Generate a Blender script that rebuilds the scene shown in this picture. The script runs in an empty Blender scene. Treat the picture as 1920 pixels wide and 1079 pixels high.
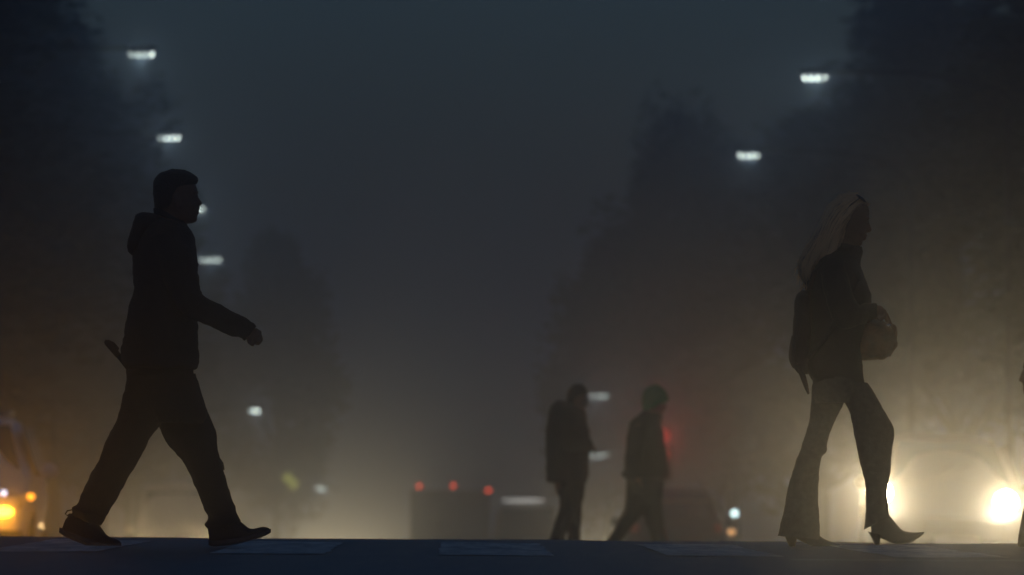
import bpy, bmesh, math, random
from mathutils import Vector, Matrix, noise

SC = bpy.context.scene
COL = SC.collection
R = math.radians
random.seed(7)

# ------------------------------------------------------------------ camera
FPX = 200.0 / 36.0 * 1920.0            # focal length in photograph pixels
CAM_Z = 0.33
PITCH = math.atan((892.0 - 539.5) / FPX)
cam_data = bpy.data.cameras.new('camera')
cam = bpy.data.objects.new('camera', cam_data)
COL.objects.link(cam)
cam.location = (0, 0, CAM_Z)
cam.rotation_euler = (R(90) + PITCH, 0, 0)
cam_data.lens = 200
cam_data.sensor_width = 36
cam_data.clip_start = 0.5
cam_data.clip_end = 5000
cam_data.dof.use_dof = True
cam_data.dof.focus_distance = 27.0
cam_data.dof.aperture_fstop = 4.0
SC.camera = cam

# ------------------------------------------------------------------ sky, exposure
world = bpy.data.worlds.new('World')
SC.world = world
world.use_nodes = True
wn = world.node_tree
bg = wn.nodes['Background']
sky = wn.nodes.new('ShaderNodeTexSky')
sky.sky_type = 'NISHITA'
sky.sun_disc = False
sky.sun_elevation = R(1.5)
sky.sun_rotation = R(170)
sky.ozone_density = 3.7
wn.links.new(sky.outputs[0], bg.inputs[0])
bg.inputs[1].default_value = 0.066
vs = SC.view_settings
vs.view_transform = 'Standard'
vs.look = 'None'
vs.gamma = 1.0
vs.use_curve_mapping = False
vs.exposure = 0.2
cy = SC.cycles
cy.max_bounces = 8
cy.diffuse_bounces = 3
cy.glossy_bounces = 3
cy.transmission_bounces = 6
cy.transparent_max_bounces = 8
cy.volume_bounces = 2
cy.use_denoising = True
cy.sample_clamp_indirect = 1.0
cy.use_adaptive_sampling = True
cy.adaptive_threshold = 0.01

# ------------------------------------------------------------------ materials
def mat(name, col, rough=0.7, metal=0.0, emit=None, strength=0.0, var=0.0, scale=20.0, bump=0.0, bscale=80.0, coat=0.0, trans=0.0, spec=0.5):
    m = bpy.data.materials.new(name)
    m.use_nodes = True
    nt = m.node_tree
    b = nt.nodes['Principled BSDF']
    b.inputs['Base Color'].default_value = (*col, 1)
    b.inputs['Roughness'].default_value = rough
    b.inputs['Metallic'].default_value = metal
    b.inputs['Specular IOR Level'].default_value = spec
    if coat: b.inputs['Coat Weight'].default_value = coat
    if trans: b.inputs['Transmission Weight'].default_value = trans
    if emit:
        b.inputs['Emission Color'].default_value = (*emit, 1)
        b.inputs['Emission Strength'].default_value = strength
    if var or bump:
        tc = nt.nodes.new('ShaderNodeTexCoord')
    if var:
        n = nt.nodes.new('ShaderNodeTexNoise')
        n.inputs['Scale'].default_value = scale
        n.inputs['Detail'].default_value = 5
        r = nt.nodes.new('ShaderNodeValToRGB')
        r.color_ramp.elements[0].position = 0.3
        r.color_ramp.elements[1].position = 0.7
        r.color_ramp.elements[0].color = (*[c * (1 - var) for c in col], 1)
        r.color_ramp.elements[1].color = (*[min(1, c * (1 + var)) for c in col], 1)
        nt.links.new(tc.outputs['Object'], n.inputs['Vector'])
        nt.links.new(n.outputs['Fac'], r.inputs['Fac'])
        nt.links.new(r.outputs['Color'], b.inputs['Base Color'])
    if bump:
        n2 = nt.nodes.new('ShaderNodeTexNoise')
        n2.inputs['Scale'].default_value = bscale
        n2.inputs['Detail'].default_value = 4
        bp = nt.nodes.new('ShaderNodeBump')
        bp.inputs['Strength'].default_value = bump
        bp.inputs['Distance'].default_value = 0.02
        nt.links.new(tc.outputs['Object'], n2.inputs['Vector'])
        nt.links.new(n2.outputs['Fac'], bp.inputs['Height'])
        nt.links.new(bp.outputs['Normal'], b.inputs['Normal'])
    return m

M = {}
M['asphalt'] = mat('asphalt', (0.145, 0.12, 0.097), 0.46, var=0.45, scale=45, bump=0.55, bscale=60)
def weather(m, lo, hi, sx, sy, wear=None):
    """patches and tyre streaks along the street, multiplied into the base colour"""
    nt = m.node_tree; b = nt.nodes['Principled BSDF']
    src = b.inputs['Base Color'].links[0].from_socket
    tc = nt.nodes.new('ShaderNodeTexCoord'); mp = nt.nodes.new('ShaderNodeMapping')
    mp.inputs['Scale'].default_value = (sx, sy, 1)
    n = nt.nodes.new('ShaderNodeTexNoise'); n.inputs['Scale'].default_value = 1.0; n.inputs['Detail'].default_value = 8; n.inputs['Roughness'].default_value = .75
    r = nt.nodes.new('ShaderNodeValToRGB')
    r.color_ramp.elements[0].position = .36; r.color_ramp.elements[1].position = .64
    r.color_ramp.elements[0].color = (lo, lo, lo, 1); r.color_ramp.elements[1].color = (hi, hi, hi, 1)
    mx = nt.nodes.new('ShaderNodeMix'); mx.data_type = 'RGBA'; mx.blend_type = 'MULTIPLY'; mx.inputs[0].default_value = 1
    nt.links.new(tc.outputs['Object'], mp.inputs['Vector']); nt.links.new(mp.outputs['Vector'], n.inputs['Vector']); nt.links.new(n.outputs['Fac'], r.inputs['Fac'])
    nt.links.new(src, mx.inputs[6]); nt.links.new(r.outputs['Color'], mx.inputs[7]); nt.links.new(mx.outputs[2], b.inputs['Base Color'])
    rr = nt.nodes.new('ShaderNodeMapRange'); base = b.inputs['Roughness'].default_value
    rr.inputs[3].default_value = base - .15; rr.inputs[4].default_value = base + .14
    nt.links.new(n.outputs['Fac'], rr.inputs[0]); nt.links.new(rr.outputs[0], b.inputs['Roughness'])
weather(M['asphalt'], .55, 1.45, 9, .7)
M['paint'] = mat('road_paint', (0.85, 0.77, 0.66), 0.68, var=0.25, scale=9, bump=0.4, bscale=60)
weather(M['paint'], .5, 1.25, 7, .9)
M['tar'] = mat('tar_seal', (0.022, 0.021, 0.02), 0.3, var=0.3, scale=6, bump=0.25, bscale=25)
M['paving'] = mat('paving', (0.2, 0.195, 0.19), 0.8, var=0.3, scale=4, bump=0.3)
M['kerb'] = mat('kerb_stone', (0.25, 0.245, 0.235), 0.75, var=0.25, scale=5, bump=0.3)
M['earth'] = mat('earth', (0.05, 0.055, 0.035), 0.95, var=0.4, scale=0.6, bump=0.5, bscale=6)
M['bark'] = mat('bark', (0.07, 0.05, 0.035), 0.95, var=0.4, scale=6, bump=0.6, bscale=18)
M['leaf'] = mat('leaves', (0.05, 0.075, 0.022), 0.65, var=0.5, scale=0.9)
M['leaf_autumn'] = mat('autumn_leaves', (0.09, 0.075, 0.022), 0.65, var=0.5, scale=0.9)
M['jacket'] = mat('dark_navy_cloth', (0.009, 0.011, 0.014), 0.9, var=0.3, scale=30, bump=0.3, bscale=200)
M['trouser'] = mat('charcoal_cloth', (0.011, 0.0105, 0.0095), 0.92, var=0.3, scale=30, bump=0.3, bscale=200)
M['rubber'] = mat('rubber_sole', (0.07, 0.065, 0.06), 0.7, var=0.3, scale=20)
M['shoe'] = mat('dark_canvas', (0.018, 0.017, 0.016), 0.85, bump=0.3, bscale=150)
M['skin'] = mat('skin', (0.16, 0.095, 0.07), 0.6, var=0.15, scale=12, bump=0.1, bscale=150)
M['hair_dark'] = mat('dark_hair', (0.012, 0.009, 0.007), 0.6, bump=0.8, bscale=160)
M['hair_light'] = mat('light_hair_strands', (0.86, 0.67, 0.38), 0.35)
M['hair_blond'] = mat('blond_hair', (0.5, 0.36, 0.18), 0.45, var=0.35, scale=40, bump=0.5, bscale=160)
M['wjacket'] = mat('black_leather_cloth', (0.016, 0.015, 0.013), 0.6, var=0.3, scale=20, bump=0.3, bscale=120)
M['wtrouser'] = mat('brown_grey_denim', (0.055, 0.056, 0.06), 0.9, var=0.3, scale=40, bump=0.3, bscale=220)
M['leather'] = mat('brown_leather', (0.17, 0.075, 0.03), 0.5, var=0.4, scale=14, bump=0.4, bscale=60)
M['pack'] = mat('dark_nylon', (0.02, 0.021, 0.022), 0.7, var=0.3, scale=25, bump=0.3, bscale=120)
M['boot'] = mat('black_boot_leather', (0.015, 0.013, 0.011), 0.35, bump=0.15, bscale=60)
M['glass_dark'] = mat('dark_lens', (0.01, 0.01, 0.012), 0.06, coat=0.6)
M['metal'] = mat('brushed_metal', (0.16, 0.16, 0.165), 0.5, 1.0)
M['dark_metal'] = mat('painted_dark_metal', (0.035, 0.04, 0.04), 0.5, 0.3, var=0.2, scale=8)
M['grey_metal'] = mat('galvanised_steel', (0.28, 0.29, 0.3), 0.5, 0.7, var=0.25, scale=8)
M['green_wool'] = mat('green_wool', (0.025, 0.28, 0.1), 0.95, var=0.3, scale=40, bump=0.5, bscale=150)
M['silver'] = mat('silver_paint', (0.62, 0.62, 0.65), 0.3, 0.3, coat=0.6)
M['pale_paint'] = mat('pale_car_paint', (0.78, 0.78, 0.8), 0.32, 0.0, coat=0.4)
M['skin_dark'] = mat('tanned_skin', (0.1, 0.06, 0.042), 0.65, var=0.15, scale=12, bump=0.1, bscale=150)
M['dark_paint'] = mat('dark_blue_paint', (0.03, 0.035, 0.055), 0.6, 0.1)
M['grey_paint'] = mat('dusty_grey_paint', (0.16, 0.16, 0.165), 0.55, 0.1)
M['white_paint'] = mat('off_white_paint', (0.62, 0.61, 0.58), 0.4, 0.0, coat=0.4, var=0.1, scale=3)
M['beige_paint'] = mat('beige_paint', (0.3, 0.26, 0.19), 0.4, coat=0.4)
M['box_paint'] = mat('box_paint', (0.16, 0.14, 0.1), 0.6, var=0.15, scale=2)
M['window'] = mat('car_glass', (0.012, 0.014, 0.016), 0.06, coat=0.5)
M['tyre'] = mat('tyre', (0.02, 0.02, 0.02), 0.9, bump=0.3)
M['plate'] = mat('plate', (0.6, 0.6, 0.58), 0.5)
M['black_plastic'] = mat('black_plastic', (0.02, 0.02, 0.02), 0.6)
M['chrome'] = mat('chrome', (0.7, 0.7, 0.7), 0.15, 1.0)
M['brick'] = mat('building_render', (0.24, 0.2, 0.17), 0.9, var=0.2, scale=1.5, bump=0.3, bscale=10)
M['stone_trim'] = mat('stone_trim', (0.32, 0.3, 0.27), 0.85, var=0.15, scale=3)
M['house_glass'] = mat('house_glass', (0.015, 0.018, 0.02), 0.08)
M['roof_tile'] = mat('roof_tile', (0.14, 0.07, 0.05), 0.9, var=0.3, scale=5)
M['concrete'] = mat('concrete', (0.3, 0.29, 0.28), 0.85, var=0.2, scale=5)
M['head_on'] = mat('headlight_lit', (0.9, 0.9, 0.85), 0.2, emit=(1.0, 0.87, 0.62), strength=60)
M['head_far'] = mat('headlight_far_lit', (0.9, 0.9, 0.85), 0.2, emit=(1.0, 0.8, 0.5), strength=20)
M['lamp_off'] = mat('lamp_glass_unlit', (0.35, 0.35, 0.37), 0.12, coat=0.6)
M['amber_on'] = mat('amber_lit', (0.8, 0.35, 0.02), 0.3, emit=(1.0, 0.34, 0.015), strength=22)
M['amber_dim'] = mat('amber_lit_small', (0.8, 0.35, 0.02), 0.3, emit=(1.0, 0.33, 0.02), strength=3.2)
M['side_white'] = mat('side_light_lit', (0.8, 0.8, 0.9), 0.3, emit=(0.75, 0.75, 1.0), strength=2.0)
M['red_marker'] = mat('red_marker_lit', (0.6, 0.03, 0.02), 0.3, emit=(1.0, 0.085, 0.035), strength=1.9)
M['tail_dim'] = mat('tail_light_glass', (0.3, 0.03, 0.015), 0.3, emit=(1.0, 0.16, 0.04), strength=0.04)
M['red_signal'] = mat('red_signal_lit', (0.6, 0.02, 0.01), 0.3, emit=(1.0, 0.07, 0.045), strength=0.09)
M['signal_off'] = mat('signal_glass_unlit', (0.03, 0.03, 0.025), 0.2)
M['beacon'] = mat('white_beacon_lit', (0.8, 0.9, 0.9), 0.3, emit=(0.72, 1.0, 1.0), strength=3.2)
M['beacon_amber'] = mat('amber_beacon_lit', (0.8, 0.5, 0.2), 0.3, emit=(1.0, 0.5, 0.18), strength=1.3)
M['sign_lit'] = mat('yellow_green_sign_lit', (0.4, 0.42, 0.05), 0.5, emit=(0.62, 0.66, 0.12), strength=0.5)
for k, s in (('led_a', 3.2), ('led_b', 4), ('led_c', 16.0), ('led_d', 3.6), ('led_e', 9.0), ('led_f', 1.7)):
    M[k] = mat('street_light_' + k, (0.8, 0.85, 0.82), 0.3, emit=(0.86, 1.0, 0.93), strength=s)
    M[k + '_worn'] = mat('street_light_worn_' + k, (0.8, 0.85, 0.82), 0.3, emit=(0.86, 1.0, 0.93), strength=s * .2)

for k in list(M):
    if k.startswith('led_') or k in ('head_on', 'head_far', 'amber_on', 'amber_dim', 'side_white', 'red_marker', 'tail_dim', 'red_signal', 'beacon', 'beacon_amber', 'sign_lit'):
        M[k].cycles.emission_sampling = 'NONE'   # their light comes from the lamps built beside them

# ------------------------------------------------------------------ helpers
def link(o, parent=None):
    COL.objects.link(o)
    if parent is not None: o.parent = parent
    return o

def finish(name, bm, m, parent=None, smooth=True, auto=None):
    me = bpy.data.meshes.new(name)
    bmesh.ops.recalc_face_normals(bm, faces=bm.faces[:])
    if smooth:
        for f in bm.faces: f.smooth = True
    bm.to_mesh(me); bm.free()
    if smooth and auto:
        me.set_sharp_from_angle(angle=R(auto))
    if m is not None: me.materials.append(m)
    return link(bpy.data.objects.new(name, me), parent)

def tag(o, label, cat, group=None):
    o['label'] = label; o['category'] = cat
    if group: o['group'] = group
    return o

def empty(name, loc, rz=0.0):
    o = bpy.data.objects.new(name, None)
    o.empty_display_size = 0.1
    o.location = loc
    o.rotation_euler = (0, 0, rz)
    return link(o)

def copy_tree(o, parent=None):
    c = o.copy()
    COL.objects.link(c)
    c.parent = parent
    for ch in list(o.children): copy_tree(ch, c)
    return c

CP, SP = math.cos(PITCH), math.sin(PITCH)
def at(px, py, Y):
    """point of the place at depth Y (metres along the street)"""
    u = (px - 960.0) / FPX; v = (539.5 - py) / FPX
    dy = CP - v * SP; dz = SP + v * CP
    return Vector((u / dy * Y, Y, CAM_Z + dz / dy * Y))

SLOPE = 0.0216
Y0, CL = 28.5, 7.0
AX = -300.0 / FPX                       # the street runs slightly to the left
def road_z(y):
    if y < Y0: return 0.0
    if y < Y0 + CL: return -SLOPE * (y - Y0) ** 2 / (2 * CL)
    return -SLOPE * (y - Y0 - CL / 2)
def ground_z(x, y):
    lat = max(-7.0, min(10.0, x - AX * y))
    bumps = 0.007 * noise.noise(Vector((x * 1.9, y * .35, 2.3))) if y < 70 else 0.0
    return road_z(y) - 0.0068 * (lat + 0.84) + bumps

def box(bm, c, s, rot=None, bev=0.0):
    r = bmesh.ops.create_cube(bm, size=1.0)
    mt = Matrix.Translation(Vector(c)) @ (rot if rot else Matrix()) @ Matrix.Diagonal((s[0], s[1], s[2], 1))
    bmesh.ops.transform(bm, matrix=mt, verts=r['verts'])
    if bev:
        es = list({e for v in r['verts'] for e in v.link_edges})
        bmesh.ops.bevel(bm, geom=es, offset=bev, segments=2, affect='EDGES', profile=0.6)

def tube(bm, pts, rad, n=8, cap=True):
    pts = [Vector(p) for p in pts]
    if not hasattr(rad, '__len__'): rad = [rad] * len(pts)
    rings = []; ref = None
    for i, p in enumerate(pts):
        d = (pts[min(i + 1, len(pts) - 1)] - pts[max(i - 1, 0)]).normalized()
        if ref is None:
            ref = Vector((0, 0, 1)) if abs(d.z) < 0.9 else Vector((0, 1, 0))
        a = d.cross(ref)
        if a.length < 1e-4: a = d.cross(Vector((1, 0, 0)))
        a.normalize(); b = d.cross(a).normalized(); ref = -b if False else a.cross(d)
        rings.append([bm.verts.new(p + (a * math.cos(2 * math.pi * k / n) + b * math.sin(2 * math.pi * k / n)) * rad[i]) for k in range(n)])
    for i in range(len(rings) - 1):
        for k in range(n):
            bm.faces.new((rings[i][k], rings[i][(k + 1) % n], rings[i + 1][(k + 1) % n], rings[i + 1][k]))
    if cap:
        bm.faces.new(rings[0][::-1]); bm.faces.new(rings[-1])

def disc_lathe(bm, prof, c, axis='Y', n=20):
    """prof: list of (radius, offset along axis)"""
    rings = []
    for r, o in prof:
        ring = []
        for k in range(n):
            t = 2 * math.pi * k / n
            a, b = r * math.cos(t), r * math.sin(t)
            p = {'Y': (a, o, b), 'X': (o, a, b), 'Z': (a, b, o)}[axis]
            ring.append(bm.verts.new(Vector(c) + Vector(p)))
        rings.append(ring)
    for i in range(len(rings) - 1):
        for k in range(n):
            bm.faces.new((rings[i][k], rings[i][(k + 1) % n], rings[i + 1][(k + 1) % n], rings[i + 1][k]))
    bm.faces.new(rings[0][::-1]); bm.faces.new(rings[-1])

def ellipsoid(bm, c, s, seg=14, rings=9, rot=None):
    r = bmesh.ops.create_uvsphere(bm, u_segments=seg, v_segments=rings, radius=1.0)
    mt = Matrix.Translation(Vector(c)) @ (rot if rot else Matrix()) @ Matrix.Diagonal((s[0], s[1], s[2], 1))
    bmesh.ops.transform(bm, matrix=mt, verts=r['verts'])

def loft_pts(bm, st, n=22, sub=4, power=2.0, cap=True):
    """st: list of (A vec, B vec, lateral half depth); ellipse sections through A and B"""
    fl = [tuple(a) + tuple(b) + (h,) for a, b, h in st]
    out = []
    m = len(fl)
    for i in range(m - 1):
        p0, p1, p2, p3 = fl[max(i - 1, 0)], fl[i], fl[i + 1], fl[min(i + 2, m - 1)]
        for s in range(sub):
            t = s / sub
            out.append([0.5 * (2 * b + (c - a) * t + (2 * a - 5 * b + 4 * c - d) * t * t + (3 * b - a - 3 * c + d) * t ** 3) for a, b, c, d in zip(p0, p1, p2, p3)])
    out.append(list(fl[-1]))
    rings = []
    for q in out:
        A = Vector(q[0:3]); B = Vector(q[3:6]); h = max(q[6], 0.001)
        mid = (A + B) / 2; ax = (B - A) / 2
        ring = []
        for k in range(n):
            t = 2 * math.pi * k / n
            c, s = math.cos(t), math.sin(t)
            c = math.copysign(abs(c) ** (2 / power), c); s = math.copysign(abs(s) ** (2 / power), s)
            ring.append(bm.verts.new(mid + ax * c + Vector((0, h * s, 0))))
        rings.append(ring)
    for i in range(len(rings) - 1):
        for k in range(n):
            bm.faces.new((rings[i][k], rings[i][(k + 1) % n], rings[i + 1][(k + 1) % n], rings[i + 1][k]))
    if cap:
        for ring, flip in ((rings[0], True), (rings[-1], False)):
            c = bm.verts.new(sum((v.co for v in ring), Vector()) / n)
            for k in range(n):
                f = (ring[k], ring[(k + 1) % n], c)
                bm.faces.new(f[::-1] if flip else f)

def wrinkle(bm, amp, sc, seed=0.0, stretch=(1, 1, 1)):
    bm.normal_update()
    off = Vector((seed * 3.1, seed * 1.7, seed))
    for v in bm.verts:
        p = Vector((v.co.x * stretch[0], v.co.y * stretch[1], v.co.z * stretch[2])) * sc + off
        d = noise.noise(p) + 0.5 * noise.noise(p * 2.3)
        v.co += v.normal * d * amp

def remeshed(name, bm, m, parent, voxel, smooth_it=3):
    o = finish(name + '_raw', bm, m)
    r = o.modifiers.new('r', 'REMESH'); r.mode = 'VOXEL'; r.voxel_size = voxel
    s = o.modifiers.new('s', 'SMOOTH'); s.iterations = smooth_it; s.factor = 0.5
    dg = bpy.context.evaluated_depsgraph_get()
    me = bpy.data.meshes.new_from_object(o.evaluated_get(dg))
    me.name = name
    bpy.data.objects.remove(o, do_unlink=True)
    for p in me.polygons: p.use_smooth = True
    if not me.materials: me.materials.append(m)
    return link(bpy.data.objects.new(name, me), parent)

# ------------------------------------------------------------------ setting
def struct(o):
    o['kind'] = 'structure'
    return o

YS = [-60, -30, 0, 5, 10] + [12 + 0.5 * i for i in range(0, 52)] + [39 + 3 * i for i in range(0, 20)] + [105 + 15 * i for i in range(0, 30)] + [600, 800, 1100, 1500]
def strip(name, lats, m, dz=0.0, zf=None):
    bm = bmesh.new(); rows = []
    for y in YS:
        rows.append([bm.verts.new((AX * y + l, y, ground_z(AX * y + l, y) + (zf(l) if zf else 0) + dz)) for l in lats])
    for i in range(len(rows) - 1):
        for k in range(len(lats) - 1):
            bm.faces.new((rows[i][k], rows[i][k + 1], rows[i + 1][k + 1], rows[i + 1][k]))
    return struct(finish(name, bm, m, smooth=True))

RL, RR = -6.2, 10.6                       # kerb lines, metres either side of the street axis
terrain = strip('ground', [-420, -150, -60, -25, -12, RL - 3.4, 0, RR + 3.6, 16, 30, 70, 150, 420], M['earth'], -0.06)
road = strip('road', [RL + (RR - RL) * i / 30 for i in range(31)], M['asphalt'])
pl = strip('pavement_left', [RL - 3.6, RL - 2, RL - 0.16], M['paving'], 0.12)
pr = strip('pavement_right', [RR + 0.16, RR + 2, RR + 3.8], M['paving'], 0.12)

def sheet(name, x0, x1, y0, y1, m, parent, dz=0.004, edge=0.0, shear=0.0):
    bm = bmesh.new(); rows = []
    ny = max(2, int((y1 - y0) / 0.15)); nx = max(2, int((x1 - x0) / 0.08))
    for j in range(ny + 1):
        y = y0 + (y1 - y0) * j / ny
        row = []
        for i in range(nx + 1):
            f = i / nx
            x = x0 + (x1 - x0) * f + shear * (y - (y0 + y1) / 2)
            yy = y
            if edge:
                if i in (0, nx): x += edge * noise.noise(Vector((y * 9, x0 * 5, i)))
                if j in (0, ny): yy += edge * 2.2 * noise.noise(Vector((x * 6, y0 * 3, j)))
            row.append(bm.verts.new((x, yy, ground_z(x, yy) + dz)))
        rows.append(row)
    for j in range(ny):
        for i in range(nx):
            bm.faces.new((rows[j][i], rows[j][i + 1], rows[j + 1][i + 1], rows[j + 1][i]))
    return finish(name, bm, m, parent)

for k, pxm in enumerate([-650, -257, 135, 528, 924, 1319, 1712, 2104]):
    xm = at(pxm, 1030, 26.3).x
    sheet('crosswalk_stripe', xm - 0.245, xm + 0.245, 24.2, 28.6, M['paint'], road, 0.004, 0.018, -0.01)
sheet('tar_seam', 1.15, 3.4, 23.2, 23.5, M['tar'], road, 0.005, 0.05)
sheet('tar_seam', 1.4, 3.6, 29.0, 29.25, M['tar'], road, 0.005, 0.04)

# kerb stones of the near part, one by one; the rest of each kerb in one piece
kst = None
for side, lat in (('l', RL - 0.08), ('r', RR + 0.08)):
    bm = bmesh.new()
    for y0, y1 in zip(YS[:-1], YS[1:]):
        for (ya, yb) in ((y0, y1),):
            xa, xb = AX * ya + lat, AX * yb + lat
            za, zb = ground_z(xa, ya), ground_z(xb, yb)
            vs_ = [bm.verts.new(p) for p in ((xa - .078, ya, za - .1), (xa + .078, ya, za - .1), (xa + .078, ya, za + .125), (xa - .078, ya, za + .125),
                                             (xb - .078, yb, zb - .1), (xb + .078, yb, zb - .1), (xb + .078, yb, zb + .125), (xb - .078, yb, zb + .125))]
            for f in ((0, 1, 5, 4), (1, 2, 6, 5), (2, 3, 7, 6), (3, 0, 4, 7)):
                bm.faces.new([vs_[i] for i in f])
    struct(finish('kerb_left' if side == 'l' else 'kerb_right', bm, M['kerb'], smooth=False))

# ------------------------------------------------------------------ people
class Fig:
    """a person whose outline points are measured in the photograph at depth d"""
    def __init__(s, name, label, px, d):
        s.d = d
        x = (px - 960) / FPX * d
        s.base = Vector((x, d, ground_z(x, d)))
        s.root = tag(empty(name, s.base), label, 'person')
    def p(s, px, py, yo=0.0):
        q = at(px, py, s.d); q.y += yo
        return q - s.base
    def loft(s, bm, st, yc=0.0, power=2.0, sub=4, n=22, cap=True):
        rows = []
        for q in st:
            a = q[0]; b = q[1]; h = q[2]; y = q[3] if len(q) > 3 else yc
            rows.append((s.p(a[0], a[1], y), s.p(b[0], b[1], y), h))
        loft_pts(bm, rows, n=n, sub=sub, power=power, cap=cap)
    def chain(s, bm, pts, rad, yo=0.0, n=10):
        tube(bm, [s.p(q[0], q[1], q[2] if len(q) > 2 else yo) for q in pts], rad, n)
    def ball(s, bm, px, py, yo, r, rot=None):
        ellipsoid(bm, s.p(px, py, yo), r, rot=rot)

def hand(F, bm, wrist, knuckle, curl, yc, palm_hd=0.036, thumb=None, r=0.0095, w=0.5):
    """palm from wrist pair to knuckle pair, four unequal bent fingers and a thumb"""
    F.loft(bm, [(wrist[0], wrist[1], 0.026, yc), (((wrist[0][0] + knuckle[0][0]) / 2, (wrist[0][1] + knuckle[0][1]) / 2), ((wrist[1][0] + knuckle[1][0]) / 2, (wrist[1][1] + knuckle[1][1]) / 2), palm_hd, yc), (knuckle[0], knuckle[1], palm_hd, yc)], power=2.4)
    for i in range(4):
        yo = yc + (i - 1.5) * 0.0205
        ln = (0.92, 1.05, 1.0, 0.8)[i]
        k0 = Vector(((knuckle[0][0] * .35 + knuckle[1][0] * .65), (knuckle[0][1] * .35 + knuckle[1][1] * .65)))
        pts = [(k0.x, k0.y, yo)]
        for (dx, dy) in curl:
            pts.append((pts[-1][0] + dx * ln, pts[-1][1] + dy * ln, yo))
        F.chain(bm, pts, [r * 1.1] + [r] * (len(curl) - 1) + [r * .8])
        F.ball(bm, pts[-1][0], pts[-1][1], yo, (r * .8,) * 3)
    if thumb:
        F.chain(bm, thumb, [0.013, 0.0115, 0.009][:len(thumb)])
        F.ball(bm, thumb[-1][0], thumb[-1][1], thumb[-1][2], (0.009,) * 3)

# ---- the man in the hooded jacket
F = Fig('person', 'person in dark hooded jacket and sneakers striding right, one arm swung forward', 310, 26.3)
bm = bmesh.new()
F.loft(bm, [((296, 430), (345, 432), .075), ((298, 405), (344, 420), .062), ((302, 388), (345, 408), .06)])
F.loft(bm, [((338, 421), (362, 419), .03), ((322, 411), (368, 412), .05), ((308, 399), (370.5, 400), .062), ((298, 386), (371, 388), .070), ((293, 371), (368.5, 371), .074), ((290, 357), (371, 360), .077), ((291, 343), (366, 346), .075), ((297, 329), (358, 331), .062), ((314, 321), (343, 322), .03)], power=2.2)
F.loft(bm, [((363, 363), (370.5, 364), .008), ((364, 371), (373, 371), .0105), ((364, 378), (377.5, 378), .014), ((365, 382.5), (379.6, 382), .018), ((366, 386), (375, 386), .012)])
F.ball(bm, 370.2, 391.5, 0, (.013, .022, .0075)); F.ball(bm, 369.3, 399.8, 0, (.012, .019, .0075)); F.ball(bm, 364, 411, 0, (.015, .025, .016))
for s_ in (-1, 1):
    F.ball(bm, 368, 361, s_ * .03, (.01, .024, .008))
    F.ball(bm, 334, 379, s_ * .076, (.017, .011, .031), Matrix.Rotation(R(-12), 4, 'Y'))
    F.ball(bm, 361, 388, s_ * .045, (.02, .02, .022))
# trunk and limbs beneath the clothes
F.loft(bm, [((285, 440), (350, 440), .16), ((262, 490), (358, 490), .18), ((262, 560), (355, 560), .15), ((250, 640), (355, 640), .15), ((250, 700), (350, 700), .15), ((248, 760), (352, 760), .15)])
F.loft(bm, [((250, 740), (320, 750), .07), ((215, 830), (265, 835), .065), ((172, 925), (208, 930), .05), ((150, 972), (176, 982), .036)], -.085)
F.loft(bm, [((290, 740), (360, 750), .07), ((330, 830), (392, 835), .065), ((380, 925), (415, 925), .05), ((402, 985), (428, 985), .036)], .09)
F.loft(bm, [((300, 445), (335, 435), .045, -.19), ((335, 545), (368, 530), .045, -.2), ((358, 590), (380, 565), .04, -.2), ((425, 617), (432, 592), .033, -.2), ((470, 637), (480, 617), .026, -.2)])
F.loft(bm, [((295, 445), (330, 445), .045, .19), ((275, 560), (308, 562), .043, .2), ((256, 640), (284, 646), .034, .2), ((249, 694), (268, 698), .025, .19)])
hand(F, bm, ((466, 640), (484, 617)), ((482, 644), (495, 624)), ((3.2, 8.5), (-5, 6.5), (-7, -.5)), -.2, 0.036, [(470, 634, -.235), (473, 645, -.242), (478, 649, -.232)])
hand(F, bm, ((249, 693), (268, 697)), ((247, 712), (262, 718)), ((-1, 8), (7, 4), (6, -5)), .19, 0.034, [(262, 700, .155), (267, 710, .15), (262, 717, .152)])
remeshed('body', bm, M['skin_dark'], F.root, 0.0055, 3)
bm = bmesh.new()
F.loft(bm, [((292, 394), (313, 396), .052), ((289, 383), (329, 386), .079), ((287, 366), (339, 369), .084), ((286.5, 353), (350, 356), .085), ((287.5, 343), (366, 347), .083), ((291, 334), (371.8, 338), .080), ((302, 324), (365, 328), .067), ((322, 317.5), (346, 319), .03)], power=2.2)
wrinkle(bm, .003, 60, 2)
finish('hair', bm, M['hair_dark'], F.root)
bm = bmesh.new()
F.loft(bm, [((288, 404), (351, 424), .088), ((276, 420), (358, 431), .15), ((262, 442), (365, 446), .205), ((252, 476), (368.5, 480), .225), ((249, 510), (371, 512), .225), ((252, 541), (372, 536), .215), ((243, 577), (372, 575), .21), ((236, 612), (370, 610), .215), ((230, 641), (371, 636), .22), ((228, 668), (372.5, 667), .222), ((231, 685), (370, 690), .218), ((240, 690), (358, 694), .19)], power=2.3, sub=6, n=36)
F.loft(bm, [((290, 400), (352, 425), .084), ((289, 391), (350, 416), .078), ((293, 390), (346, 414), .066)], power=2.2)
F.loft(bm, [((300, 402), (305, 436), .09), ((280, 398), (283, 458), .125), ((258, 401.5), (257, 478), .14), ((248, 425), (245, 477), .125), ((240.5, 452), (240.5, 470), .06)], power=2.6, sub=6)
F.loft(bm, [((285, 448), (342, 427), .062, -.175), ((297, 490), (356, 465), .066, -.2), ((316, 540), (373, 517), .066, -.21), ((338, 582), (383, 548), .064, -.21), ((364, 602), (387, 556), .062, -.21), ((400, 615), (417, 573), .058, -.205), ((431, 629), (440, 587), .055, -.2), ((452, 635), (463, 598), .053, -.2), ((462, 642), (484, 614), .043, -.2)], sub=6)
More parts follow.
